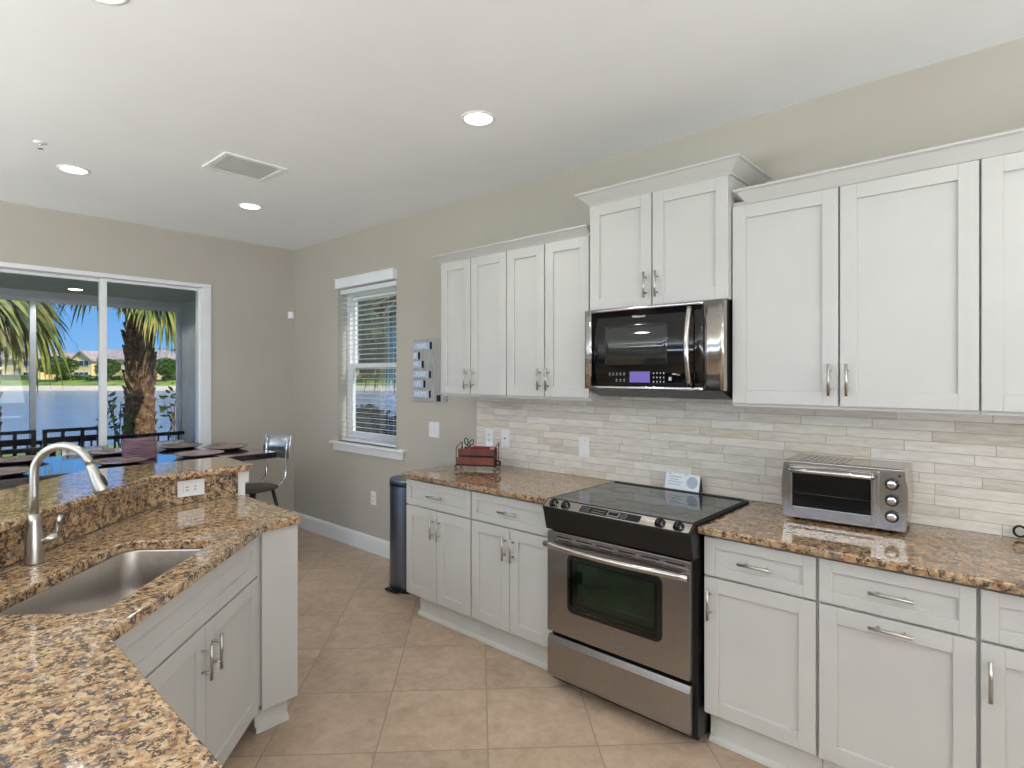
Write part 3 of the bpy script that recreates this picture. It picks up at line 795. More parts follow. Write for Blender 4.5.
def ring(m, cx, cz, a, b, r, tilt):
    pts = []
    for i in range(21):
        t_ = 2*PI*i/20; x = a*math.cos(t_); z = b*math.sin(t_)
        pts.append((cx+x*math.cos(tilt)-z*math.sin(tilt), 0, cz+x*math.sin(tilt)+z*math.cos(tilt)))
    m.tube(pts, r, 8, cap=False)
m1 = MB(); ring(m1, -.018, .072, .012, .021, .0035, .2); m1.cyl((-.012, 0, .052), (.002, 0, .03), .004, seg=8); m1.build('handle', 'black', sc)
m1 = MB(); ring(m1, .018, .066, .011, .019, .0035, -.45); m1.cyl((.010, 0, .048), (-.002, 0, .03), .004, seg=8); m1.build('handle', 'black', sc)
MB().prism([(-.007, .034), (.0, .001), (.007, .034)], 'y', -.0015, .0015).build('blades', 'nickel', sc)
for i, (x, h_, mt) in enumerate(((-.100, .072, 'black'), (-.112, .062, 'nickel'), (-.092, .058, 'paper'))):
    p = oth('pen', ['black pen, tallest in the left of the organizer', 'grey metal pen at the left end of the organizer', 'white pen beside the scissors in the organizer'][i], 'pen', (x, -.008, .104))
    m = MB(); m.lathe([(.001, 0), (.0035, .006), (.004, h_-.004), (.002, h_)], 10); m.build('barrel', mt, p)
    MB().box(-.001, .001, -.0062, -.0042, h_-.03, h_-.004).build('clip', 'nickel', p)
gl_ = oth('tape_roll', 'black tape roll tucked at the right end of the organizer', 'tape', (w_+.018, -.03, .050))
m = MB(); m.lathe([(.020, -.008), (.020, .008), (.010, .008), (.010, -.008), (.020, -.008)], 24, (0, 0, 0), 'y'); m.build('roll', 'black', gl_)

# ================================================================== word sign
sg = empty('word_sign', (-3.415, -.0005, 1.313), 0, 'grey board sign with pale blue word strips, half behind the wall cabinet', 'sign')
m = MB()
for i in range(3): m.box(-.1885+i*.1262, -.1885+i*.1262+.1245, -.02, 0, 0, .478, .001)
m.build('board', 'greywood', sg)
words = [('THERE IS', .405, .150), ('NO', .322, .062), ('PLACE', .240, .145), ('LIKE', .158, .150), ('HOME', .0, .0)]
rows = [('THERE', .425, .205), ('IS', .350, .065), ('NO', .283, .110), ('PLACE', .205, .195), ('LIKE', .132, .130), ('HOME', .055, .195)]
for wd, z, L in rows:
    MB().box(-.186, -.186+L, -.027, -.0203, z-.027, z+.027, .001).build('word_strip', 'blueplastic', sg)
    MB().box(-.186+L, -.186+L+.014, -.030, -.0203, z-.027, z+.027).build('strip_clip', 'blackmat', sg)
    text(wd, .045, 'plate', sg, (-.186+L/2, -.0276, z), (PI/2, 0, 0), 'lettering', xs=min(1.15, L/(.042*len(wd)+.01)))
MB().box(.10, .135, -.030, -.0203, .004, .050).build('hook', 'blackmat', sg)

# ================================================================== trash can
tr = empty('trash_can', (-3.30, -.27, 0), 0, 'tall stainless step bin with bluish sheen at the end of the base cabinets', 'trash can')
def dshape(w_, d_, n=16, inset=0):
    pts = [(w_-inset, d_-inset), (-w_+inset, d_-inset)]
    for i in range(n+1):
        a = PI+PI*i/n; pts.append(((w_-inset)*math.cos(a), -d_*.25+(d_*.9-inset)*math.sin(a)))
    return pts
MB().prism(dshape(.150, .14), 'z', .001, .035, .004).build('base', 'black', tr)
b_ = MB(); b_.prism(dshape(.148, .138), 'z', .035, .735, .002); bo = b_.build('body', 'bluesteel', tr)
for p in bo.data.polygons: p.use_smooth = abs(p.normal.z) < .5
MB().prism(dshape(.150, .14), 'z', .735, .748).build('rim', 'black', tr)
MB().prism(dshape(.150, .14), 'z', .748, .782, .010).build('lid', 'bluesteel', tr)
MB().box(-.06, .06, -.20, -.165, .012, .024, .003).build('pedal', 'black', tr)

# ================================================================== island
Q = 2**-.5
def ab(a, b): return ((a+b)*Q, (b-a)*Q)     # a along the diagonal, b towards the aisle
def onl(s, x=None, y=None): return (x, s-x) if x is not None else (s-y, y)
# counter outline (aisle side first)
inner = [(-1.622, -2.522), (-2.325, -1.815)]
cnt = [(1.10, -2.545), (-1.600, -2.520), (-1.632, -2.508), (-2.325, -1.812), (-2.338, -1.780), (-2.345, -1.650), (-2.365, -1.628), (-2.40, -1.620), (-2.98, -1.620), (-2.98, -2.040), (-1.90, -3.120), (1.10, -3.120)]
# sink cut-out, in the diagonal frame
sa0, sa1, sb0, sb1 = -.147, .512, -3.345, -3.022
def rr_ab(a0, a1, b0, b1, r, n=6):
    return [ab(p, q) for p, q in rrect(a0, a1, b0, b1, r, n)]
hole = rr_ab(sa0, sa1, sb0, sb1, .055)
def slab_hole(outer, hole, z0, z1, name, mat):
    bm = bmesh.new()
    def loop(pts, z): return [bm.verts.new((x, y, z)) for x, y in pts]
    for z, flip in ((z1, 0), (z0, 1)):
        o = loop(outer, z); h = loop(hole, z)
        ed = [bm.edges.new((o[i], o[(i+1) % len(o)])) for i in range(len(o))]+[bm.edges.new((h[i], h[(i+1) % len(h)])) for i in range(len(h))]
        bmesh.ops.triangle_fill(bm, use_beauty=True, use_dissolve=False, edges=ed)
        if flip: lo, lh = o, h
        else: uo, uh = o, h
    for A, B in ((uo, lo), (uh, lh)):
        for i in range(len(A)):
            j = (i+1) % len(A); bm.faces.new([A[i], A[j], B[j], B[i]])
    bmesh.ops.recalc_face_normals(bm, faces=bm.faces)
    me = bpy.data.meshes.new(name); bm.to_mesh(me); bm.free(); o = bpy.data.objects.new(name, me); COL.objects.link(o)
    me.materials.append(M[mat])
    b = o.modifiers.new('bevel', 'BEVEL'); b.width = .006; b.segments = 3; b.limit_method = 'ANGLE'; b.angle_limit = .9
    return o
tag(slab_hole(cnt, hole, .8702, CT, 'island_countertop', 'granite'), 'gold and brown speckled granite island countertop around the sink', 'countertop')
# riser
ris = [(-2.98, -1.640), (-3.005, -1.640), (-3.005, -2.050), (-1.915, -3.140), (1.10, -3.140), (1.10, -3.1205), (-1.905, -3.1205), (-2.98, -2.045)]
tag(MB().prism(ris, 'z', CT+.0004, 1.0285).build('granite_riser', 'granite_r'), 'dark speckled granite riser between island counter and raised bar', 'backsplash')
# bar top
bar = [(-2.945, -1.585), (-2.93, -1.572), (-3.33, -1.560), (-3.36, -1.58), (-3.36, -2.215), (-2.13, -3.445), (1.10, -3.445), (1.10, -3.10), (-1.87, -3.10), (-2.93, -2.04), (-2.93, -1.60)]
bar = [(-2.93, -1.60), (-2.95, -1.575), (-3.33, -1.555), (-3.36, -1.58), (-3.36, -2.215), (-2.13, -3.445), (1.10, -3.445), (1.10, -3.10), (-1.87, -3.10), (-2.93, -2.04)]
slab(bar, 1.029, 1.060, 'glossy granite raised bar top at the left, reflecting the patio door', 'bar_top', 'granite', 'bar top', bev=.010)
# knee wall under the bar
kw = [(-3.0055, -1.640), (-3.12, -1.640), (-3.12, -2.10), (-1.96, -3.26), (1.10, -3.26), (1.10, -3.1405), (-1.9155, -3.1405), (-3.0055, -2.0505)]
struct(MB().prism(kw, 'z', 0, 1.0285).build('wall_knee', 'trim'))
# white end trim of the knee wall
m = MB(); m.box(-3.13, -2.985, -1.6395, -1.583, .965, 1.0285, .002); m.box(-3.12, -2.990, -1.6395, -1.600, .001, .9645, .001)
struct(m.build('trim_2', 'trim'))
# outlet on the riser (horizontal)
ro = empty('wall_outlet', (-2.9795, -1.865, .975), PI/2, 'white horizontal outlet on the granite riser above the island counter', 'outlet')
m = MB(); m.box(-.058, .062, -.006, -.0005, -.037, .039, .002).build('cover_plate', 'plate', ro)
MB().box(-.034, .036, -.009, -.0062, -.017, .019, .002).build('socket_face', 'plate', ro)
m = MB()
for xx in (-.017, .019):
    m.box(xx-.006, xx+.006, -.0096, -.0092, -.008, -.005); m.box(xx-.006, xx+.006, -.0096, -.0092, .006, .009)
m.build('slots', 'blackmat', ro)
# sink cabinet on the diagonal, front faces the aisle
scx, scy = onl(-4.185, x=-2.036)
sk = empty('sink_cabinet', (scx, scy, 0), math.radians(135), 'white angled sink cabinet with false drawer front and two doors', 'cabinet')
# local x runs towards the far panel (-x,+y world); local -y faces the aisle
xr, xl = .478, -.560
m = MB(); m.box(xl, xr, .021, .035, ZB-.01, .869); m.box(xl, xl+.018, .036, .55, ZB-.01, .60); m.box(xr-.018, xr, .036, .20, ZB-.01, .60); m.box(xl+.018, xr-.018, .036, .50, ZB-.01, ZB+.008); m.box(xr-.0115, xr+.017, .001, .0205, ZB-.01, .869)
m.build('carcass', 'cab', sk)
MB().box(xl, xr-.06, .09, .105, .001, ZB-.011).build('toe_kick', 'kick', sk)
shaker('false_drawer_front', xl+.04, xr-.012, .688, .862, sk, rail=.05)
for a, b_, hx in ((-.525, .010, -.022), (.010, xr-.012, .052)):
    dd = shaker('door', a, b_, .125, .684, sk, rail=.06)
    pull(dd, (hx, 0, .572), .118, True, .032)
# end cabinet (plain panel facing +x)
m = MB(); m.box(-2.96, -2.372, -1.800, -1.642, ZB-.03, .8695); ec = m.build('end_cabinet', 'cab', None, bevel=.001)
tag(ec, 'plain white end panel cabinet at the far tip of the island', 'cabinet')
k_ = MB(); k_.box(-2.93, -2.44, -1.80, -1.655, .001, ZB-.0305); k_.prism([(-2.4395, .001), (-2.422, .001), (-2.424, .02), (-2.4395, .028)], 'y', -1.80, -1.655); k_.build('toe_kick', 'kick', ec)
# peninsula cabinet under the near counter
pc = empty('peninsula_cabinet', (-.3, -2.57, 0), PI, 'white cabinet under the near granite counter, hidden below its edge', 'cabinet')
m = MB(); m.box(-1.38, .97, .021, .52, ZB-.01, .869); m.build('carcass', 'cab', pc)
for i in range(4): shaker('door', -1.38+i*.5875, -1.38+(i+1)*.5875, ZB, .86, pc)
# sink basin
sk2 = empty('kitchen_sink', (*ab((sa0+sa1)/2, (sb0+sb1)/2), .65), math.radians(-45), 'stainless undermount single-bowl sink in the island', 'sink')
L2, B2 = (sa1-sa0)/2, (sb1-sb0)/2
bm = bmesh.new(); rings = []
for (gx, z, r) in ((.012, .220, .06), (.004, .220, .055), (.002, .214, .055), (-.002, .10, .06), (-.008, .03, .07), (-.03, .006, .08), (-.06, .0, .08)):
    rings.append([bm.verts.new((x, y, z)) for x, y in rrect(-L2-gx, L2+gx, -B2-gx, B2+gx, r, 7)])
for a, b_ in zip(rings, rings[1:]):
    for i in range(len(a)):
        j = (i+1) % len(a); f = bm.faces.new([a[i], a[j], b_[j], b_[i]]); f.smooth = True
bm.faces.new(rings[-1]); bmesh.ops.recalc_face_normals(bm, faces=bm.faces)
for f in bm.faces: f.normal_flip()
me = bpy.data.meshes.new('basin'); bm.to_mesh(me); bm.free(); bo = bpy.data.objects.new('basin', me); COL.objects.link(bo); me.materials.append(M['sinksteel']); bo.parent = sk2
so_ = bo.modifiers.new('s', 'SOLIDIFY'); so_.thickness = .0012
m = MB(); m.lathe([(.045, .0015), (.043, .004), (.03, .003), (.012, .0015), (0, .0015)], 28, (0, .02, 0)); m.build('drain', 'chrome', sk2)
# faucet
fx, fy = -2.397, -2.538
fa = empty('faucet', (fx, fy, CT+.0004), math.radians(0), 'brushed nickel pull-down faucet standing behind the sink', 'faucet')
m = MB(); m.lathe([(.027, 0), (.0275, .004), (.026, .02), (.024, .09), (.0165, .135), (.0148, .16)], 28); m.build('body', 'nickel', fa)
# spout arches towards the sink: direction seen almost across the image -> world dir
sd = Vector((.72, .70, 0)).normalized()
def sp(r, z): return (sd.x*r, sd.y*r, z)
Rr = .091; pts = [sp(0, .155), sp(0, .22), sp(0, .285)]
zc = .29
for i in range(1, 17):
    a = PI-PI*.90*i/16; pts.append(sp(Rr+Rr*math.cos(a), zc+Rr*math.sin(a)*.98))
m = MB(); m.tube(pts, .0128, 18); m.build('spout', 'nickel', fa)
end = Vector(pts[-1]); dr_ = (Vector(pts[-1])-Vector(pts[-2])).normalized()
e2 = end+dr_*.02; e3 = end+dr_*.090; e4 = end+dr_*.098
m = MB(); m.tube([end, e2, (e2+e3)/2, e3, e4], .016, 18, radii=[.0135, .0150, .0185, .0225, .021]); sh = m.build('spray_head', 'nickel', fa)
bp_ = (e2+e3)/2+sd*.0185; m = MB(); m.tube([bp_+dr_*(-.022), bp_+dr_*(-.01)+sd*.001, bp_+dr_*.01+sd*.003, bp_+dr_*.022+sd*.004], .006, 10, radii=[.002, .007, .007, .002]); m.build('spray_button', 'black', sh)
ld = Vector((.30, .95, 0)).normalized()
m = MB(); m.cyl((ld.x*.018, ld.y*.018, .068), (ld.x*.062, ld.y*.062, .080), .0125, .0135, seg=16); 
m.build('lever_hub', 'nickel', fa)
m = MB(); m.tube([(ld.x*.056, ld.y*.056, .078), (ld.x*.060-.002, ld.y*.060, .10), (ld.x*.062, ld.y*.062, .125), (ld.x*.070, ld.y*.070, .148)], .006, 12, radii=[.010, .006, .0065, .0075]); m.build('lever', 'nickel', fa)

# ================================================================== dining area
TZ = .91
tb = empty('dining_table', (-4.905, -2.10, 0), 0, 'dark glossy counter-height dining table in front of the patio door', 'table')
tx0, tx1, ty0, ty1 = -.510, .510, -1.36, 1.36
MB().box(tx0, tx1, ty0, ty1, TZ-.045, TZ, .004).build('tabletop', 'tabledark', tb)
MB().box(tx0+.06, tx1-.06, ty0+.06, ty1-.3, TZ-.12, TZ-.046).build('apron', 'tabledark', tb)
for x in (tx0+.1, tx1-.1):
    for y in (ty0+.1, ty1-.36): MB().box(x-.04, x+.04, y-.04, y+.04, 0.0005, TZ-.121, .004).build('leg', 'tabledark', tb)
def charger(x, y, label):
    r = empty('charger_plate', (x, y, TZ+.0003), 0, label, 'plate', 'bronze charger plates on the dining table')
    m = MB(); m.lathe([(0, .004), (.095, .004), (.112, .006), (.150, .018), (.168, .024), (.170, .026), (.168, .028), (.150, .023), (.115, .011), (.09, .008), (0, .008)], 40)
    m.build('dish', 'charger', r)
    m = MB(); m.lathe([(0, 0), (.10, 0), (.10, .0038), (0, .0038)], 32); m.build('foot_ring', 'blackmat', r); return r
charger(-4.60, -1.24, 'bronze charger plate on the near table edge, right of the woven box')
charger(-4.60, -1.75, 'bronze charger plate on the near table edge, in front of the woven box')
charger(-4.60, -2.36, 'bronze charger plate at the left edge of the photo, behind the faucet')
charger(-5.20, -1.17, 'bronze charger plate on the far table edge, just right of the woven box')
charger(-5.20, -1.66, 'bronze charger plate on the far table edge, left of the woven box')
charger(-5.20, -2.20, 'bronze charger plate on the far table edge, above the faucet arc')
charger(-4.86, -.94, 'bronze charger plate at the right end of the dining table')
nb = empty('woven_box', (-4.80, -1.575, TZ+.0003), math.radians(-10), 'purple-brown woven box standing in the middle of the dining table', 'box')
m = MB(); m.box(-.10, .10, -.10, .10, 0, .135, .012); m.build('basket', 'weave', nb)
MB().box(-.094, .094, -.094, .094, .1352, .140, .003).build('lid', 'weave', nb)

def stool(x, y, rz, label):
    r = empty('dining_stool', (x, y, 0), rz, label, 'stool', 'metal backed stools at the dining table')
    # faces -y locally (towards the table when rz=0 and the table is at -y)
    Z = .64
    m = MB(); m.lathe([(0, Z-.022), (.15, Z-.022), (.185, Z-.010), (.19, Z-.002), (.175, Z+.004), (0, Z-.002)], 32); m.build('seat', 'seat', r)
    for sx_ in (-1, 1):
        for sy in (-1, 1):
            MB().tube([(sx_*.10, sy*.10, Z-.02), (sx_*.155, sy*.155, .3), (sx_*.20, sy*.20, .0015)], .011, 10, radii=[.014, .012, .010]).build('leg', 'seat', r)
    m = MB(); q = [(.163, .163), (-.163, .163), (-.163, -.163), (.163, -.163)]
    for i in range(4):
        a, b_ = q[i], q[(i+1) % 4]; m.cyl((a[0], a[1], .24), (b_[0], b_[1], .24), .006, seg=8)
    m.build('footrest', 'chrome', r)
    for sx_ in (-1, 1):
        MB().tube([(sx_*.09, .10, Z-.012), (sx_*.10, .17, Z-.004), (sx_*.105, .225, Z+.05), (sx_*.108, .235, Z+.12), (sx_*.11, .225, Z+.20), (sx_*.112, .235, Z+.30), (sx_*.115, .25, Z+.37)], .0095, 10).build('back_tube', 'chrome', r)
    bm = bmesh.new(); rows = []
    for i in range(9):
        x_ = -.145+.29*i/8; cv = .03*(1-(x_/.145)**2)
        rows.append([bm.verts.new((x_, .222+cv, Z+.20)), bm.verts.new((x_*1.03, .25+cv, Z+.385)), bm.verts.new((x_*1.03, .253+cv, Z+.385)), bm.verts.new((x_, .225+cv, Z+.20))])
    for a, b_ in zip(rows, rows[1:]):
        for k_ in range(4):
            f = bm.faces.new([a[k_], a[(k_+1) % 4], b_[(k_+1) % 4], b_[k_]]); f.smooth = k_ in (0, 2)
    bm.faces.new(rows[0]); bm.faces.new(rows[-1][::-1]); bmesh.ops.recalc_face_normals(bm, faces=bm.faces)
    me = bpy.data.meshes.new('backrest'); bm.to_mesh(me); bm.free(); o = bpy.data.objects.new('backrest', me); COL.objects.link(o); me.materials.append(M['sheet']); o.parent = r
    return r
stool(-4.62, -.80, math.radians(-8), 'metal stool with a shiny sheet back at the right end of the dining table')
st = copy_tree(None or [o for o in bpy.data.objects if o.name.startswith('dining_stool')][0])
st.location = (-5.26, -1.25, 0); st.rotation_euler = (0, 0, PI/2); st['label'] = 'metal stool beyond the table, just right of the woven box'
sts = [o for o in bpy.data.objects if o.name.startswith('dining_stool')]
sts[0].location = (-4.498, -.885, 0); sts[0].rotation_euler = (0, 0, math.radians(17))
st.location = (-5.205, -1.20, 0); st.rotation_euler = (0, 0, PI/2); st.scale = (1, 1, .93); st['label'] = 'metal stool beyond the dining table, just right of the woven box'
c = copy_tree(st); c.location = (-5.205, -1.76, 0); c['label'] = 'metal stool beyond the dining table, left of the woven box below the door mullion'
c = copy_tree(st); c.location = (-6.45, -.72, -.009); c.rotation_euler = (0, 0, math.radians(20)); c.scale = (1, 1, .95); c['label'] = 'metal stool out on the patio against its grey side wall'; c['group'] = 'metal stools on the patio'
# lower these two a little, as in the photo their backs barely clear the table
# ================================================================== ceiling fittings
def downlight(x, y, label, on=True):
    r = empty('recessed_light', (x, y, CZ), 0, label, 'ceiling light', 'recessed ceiling lights')
    m = MB(); m.lathe([(.085, -.0005), (.085, -.003), (.078, -.006), (.070, -.006), (.068, -.0005), (.085, -.0005)], 36); m.build('trim_ring', 'white', r)
    m = MB(); m.lathe([(0, -.003), (.068, -.003), (.068, -.001), (0, -.001)], 36); m.build('lens', 'lamp', r)
    l = bpy.data.lights.new('downlight_beam', 'SPOT'); l.energy = 12; l.spot_size = math.radians(130); l.spot_blend = .8; l.shadow_soft_size = .07; l.color = (1, .98, .95)
    lo = bpy.data.objects.new('downlight_beam', l); COL.objects.link(lo); lo.location = (x, y, CZ-.02); lo.parent = None
    return r
downlight(-2.018, -.885, 'lit round recessed light in the ceiling nearest the microwave')
downlight(-4.36, -2.05, 'lit round recessed light near the patio door, beside the sprinkler')
downlight(-4.33, -.98, 'small lit recessed light between the air vent and the far corner')
downlight(-2.255, -2.395, 'lit recessed light cut off by the top edge of the photo')
for x, y in ((.2, -.95), (.2, -2.4), (2.3, -1.6), (-2.2, -4.6), (.2, -4.6), (-4.4, -4.6)):
    l = bpy.data.lights.new('downlight_beam', 'SPOT'); l.energy = 12; l.spot_size = math.radians(130); l.spot_blend = .8; l.shadow_soft_size = .07; l.color = (1, .98, .95)
    lo = bpy.data.objects.new('downlight_beam', l); COL.objects.link(lo); lo.location = (x, y, CZ-.02)
vr = empty('air_vent', (-3.545, -1.36, CZ), 0, 'white rectangular air vent grille in the ceiling', 'vent')
m = MB(); W_, H_ = .175, .185
m.box(-W_, W_, -H_, -H_+.03, -.010, -.0005, .002); m.box(-W_, W_, H_-.03, H_, -.010, -.0005, .002); m.box(-W_, -W_+.03, -H_+.03, H_-.03, -.010, -.0005, .002); m.box(W_-.03, W_, -H_+.03, H_-.03, -.010, -.0005, .002)
m.build('frame', 'white', vr)
MB().box(-W_+.03, W_-.03, -H_+.03, H_-.03, -.002, -.0006).build('backing', 'kick', vr)
m = MB()
for i in range(13):
    y = -H_+.045+i*.0228; mt = Matrix.Translation((0, y, -.006)) @ Matrix.Rotation(math.radians(35), 4, 'X'); m.box(-W_+.031, W_-.031, -.011, .011, -.0006, .0006, mtx=mt)
m.build('louvres', 'white', vr)
sp_ = empty('sprinkler_head', (-3.985, -2.27, CZ), 0, 'tiny white fire sprinkler head in the ceiling', 'sprinkler'); sp_.scale = (.8, .8, .8)
m = MB(); m.lathe([(.040, -.0005), (.040, -.003), (.030, -.009), (.012, -.010), (0, -.010)], 28); m.build('escutcheon', 'white', sp_)
m = MB(); m.cyl((0, 0, -.010), (0, 0, -.022), .008, seg=12); m.cyl((-.012, 0, -.020), (-.006, 0, -.042), .002, seg=6); m.cyl((.012, 0, -.020), (.006, 0, -.042), .002, seg=6); m.lathe([(0, -.042), (.017, -.042), (.017, -.044), (0, -.044)], 16); m.build('deflector', 'chrome', sp_)

# ================================================================== patio (lanai)
LX, LC = -7.75, 2.40
struct(MB().box(LX-.1, XF-.201, -6.5, -.31, -.12, -.01).build('floor_patio', 'lanaifloor'))
struct(MB().box(LX-.14, XF-.201, -6.5, .1, LC, LC+.12).build('ceiling_patio', 'lanai'))
struct(MB().box(LX-.14, XF-.201, -.30, .0, -.12, LC).build('wall_patio', 'lanai'))
m = MB(); m.box(LX-.14, LX, -6.5, -.301, 2.325, LC)
struct(m.build('trim_3', 'lanai'))
scn = empty('screen_frame', (LX, 0, 0), 0, 'grey aluminium screen frame with upright posts along the patio edge', 'screen frame')
for i, y in enumerate((-.33, -1.735, -3.15, -4.55, -5.95)): MB().box(-.045, .0, y-.026, y+.026, -.009, 2.324, .003).build('post', 'frame_grey', scn)
MB().box(-.04, -.001, -6.3, -.302, 2.285, 2.3245).build('top_rail', 'frame_grey', scn)
rl = empty('patio_railing', (LX+.06, 0, 0), 0, 'black metal railing along the patio edge', 'railing')
MB().box(-.03, .03, -6.3, -.302, .79, .83, .004).build('top_rail', 'metalblack', rl)
MB().box(-.015, .015, -6.3, -.302, .08, .11).build('bottom_rail', 'metalblack', rl)
m = MB(); y = -.36
while y > -6.3: m.box(-.008, .008, y-.008, y+.008, .11, .79); y -= .11
m.build('pickets', 'metalblack', rl)
ot = empty('outdoor_table', (-6.66, -2.95, -.01), 0, 'grey topped outdoor dining table on the patio', 'table')
MB().box(-.45, .45, -.95, .95, .715, .745, .004).build('tabletop', 'outtable', ot)
for x in (-.38, .38):
    for y in (-.86, .86): MB().box(x-.03, x+.03, y-.03, y+.03, 0.0005, .714).build('leg', 'metalblack', ot)
def ochair(x, y, rz, label, first=None):
    if first is None:
        r = empty('patio_chair', (x, y, -.01), rz, label, 'chair', 'black patio chairs')
        MB().box(-.25, .25, -.24, .24, .42, .45, .004).build('seat', 'metalblack', r)
        for sx_ in (-.235, .235):
            MB().box(sx_-.018, sx_+.018, -.24, -.20, .0005, .419).build('leg', 'metalblack', r)
            MB().prism([(.20, .0005), (.24, .0005), (.27, .96), (.235, .96)], 'x', sx_-.018, sx_+.018).build('leg', 'metalblack', r)
            MB().box(sx_-.02, sx_+.02, -.22, .235, .63, .655).build('armrest', 'metalblack', r)
        bk = MB(); bk.box(-.217, .217, .238, .266, .925, .96); bk.box(-.217, .217, .236, .262, .84, .875)
        for x_ in (-.085, .085): bk.box(x_-.016, x_+.016, .238, .262, .45, .925)
        bk.build('backrest', 'metalblack', r); return r
    c = copy_tree(first); c.location = (x, y, -.01); c.rotation_euler = (0, 0, rz); c['label'] = label; return c
oc = ochair(-7.33, -1.99, PI/2, 'black patio chair beyond the outdoor table, leftmost in the photo')
ochair(-7.33, -1.43, PI/2, 'black patio chair beyond the door mullion, left of the palm trunk', oc)
ochair(-6.0, -2.15, -PI/2, 'black patio chair on the near side of the outdoor table, behind the faucet', oc)
ochair(-7.33, -2.65, PI/2, 'black patio chair furthest left beyond the outdoor table', oc)
pl_ = empty('patio_ceiling_light', (-7.35, -1.45, LC), 0, 'small lit recessed light in the patio ceiling', 'ceiling light')
m = MB(); m.lathe([(0, -.003), (.06, -.003), (.06, -.0005), (0, -.0005)], 24); m.build('lens', 'lamp', pl_)
light('patio_lamp', 'SPOT', (-7.35, -1.45, LC-.02), 32, (1, .98, .96), target=(-7.2, -1.45, 0), spot_size=math.radians(160), shadow_soft_size=.06)

# ================================================================== grounds, lake, far shore
Fd = Vector((-math.cos(math.radians(47.8)), math.sin(math.radians(47.8)), 0)); Rd = Vector((math.sin(math.radians(47.8)), math.cos(math.radians(47.8)), 0))
C0 = Vector((0, -2.902, 0))
rzF = math.radians(42.2)
def far(u, d): p = C0+Fd*d+Rd*((u-506.8)/580.16*d); return p
WZ = -1.5
def patch(name, pts, mat):  # horizontal slab from world xy points with z per point
    bm = bmesh.new(); vs = [bm.verts.new(p) for p in pts]; bm.faces.new(vs); bmesh.ops.recalc_face_normals(bm, faces=bm.faces)
    if bm.faces[0].normal.z < 0: bm.faces[0].normal_flip()
    me = bpy.data.meshes.new(name); bm.to_mesh(me); bm.free(); o = bpy.data.objects.new(name, me); COL.objects.link(o); me.materials.append(M[mat]); return struct(o)
m = MB(); m.prism([(-16, -16), (-7.9, -16), (-7.9, .05), (XF-.21, .05), (XF-.21, .25), (8, .25), (8, 9), (-10, 9), (-16, 4)], 'z', -.8, -.14); struct(m.build('ground', 'grass'))
m = MB(); m.box(-7.89, 8, -20, YL-.16, -.8, -.14); struct(m.build('ground_side', 'grass'))
m = MB(); m.prism([(-22, -20), (-16, -20), (-16, 4), (-10, 9), (8, 9), (8, 14), (-14, 14), (-22, 6)], 'z', -1.62, -.85); struct(m.build('ground_bank', 'grass'))
a, b_ = far(-900, 9), far(900, 9)
L_ = Vector((0, 0, WZ))
pts = [C0+Fd*6+Rd*(-140)+L_, C0+Fd*6+Rd*160+L_, C0+Fd*112+Rd*160+L_, C0+Fd*112+Rd*(-190)+L_]
patch('lake', pts, 'water')
def strip(name, prof, mat, r0=-190, r1=160):
    bm = bmesh.new(); A = []; B = []
    for d_, z in prof:
        p = C0+Fd*d_; A.append(bm.verts.new((p.x+Rd.x*r0, p.y+Rd.y*r0, z))); B.append(bm.verts.new((p.x+Rd.x*r1, p.y+Rd.y*r1, z)))
    for i in range(len(prof)-1): bm.faces.new([A[i], B[i], B[i+1], A[i+1]])
    bmesh.ops.recalc_face_normals(bm, faces=bm.faces)
    me = bpy.data.meshes.new(name); bm.to_mesh(me); bm.free(); o = bpy.data.objects.new(name, me); COL.objects.link(o); me.materials.append(M[mat]); return struct(o)
strip('beach', [(110, -1.7), (112, -1.45), (116, -.65)], 'sand')
strip('lawn', [(116, -.66), (122, .3), (126, .5), (260, .6)], 'grass')

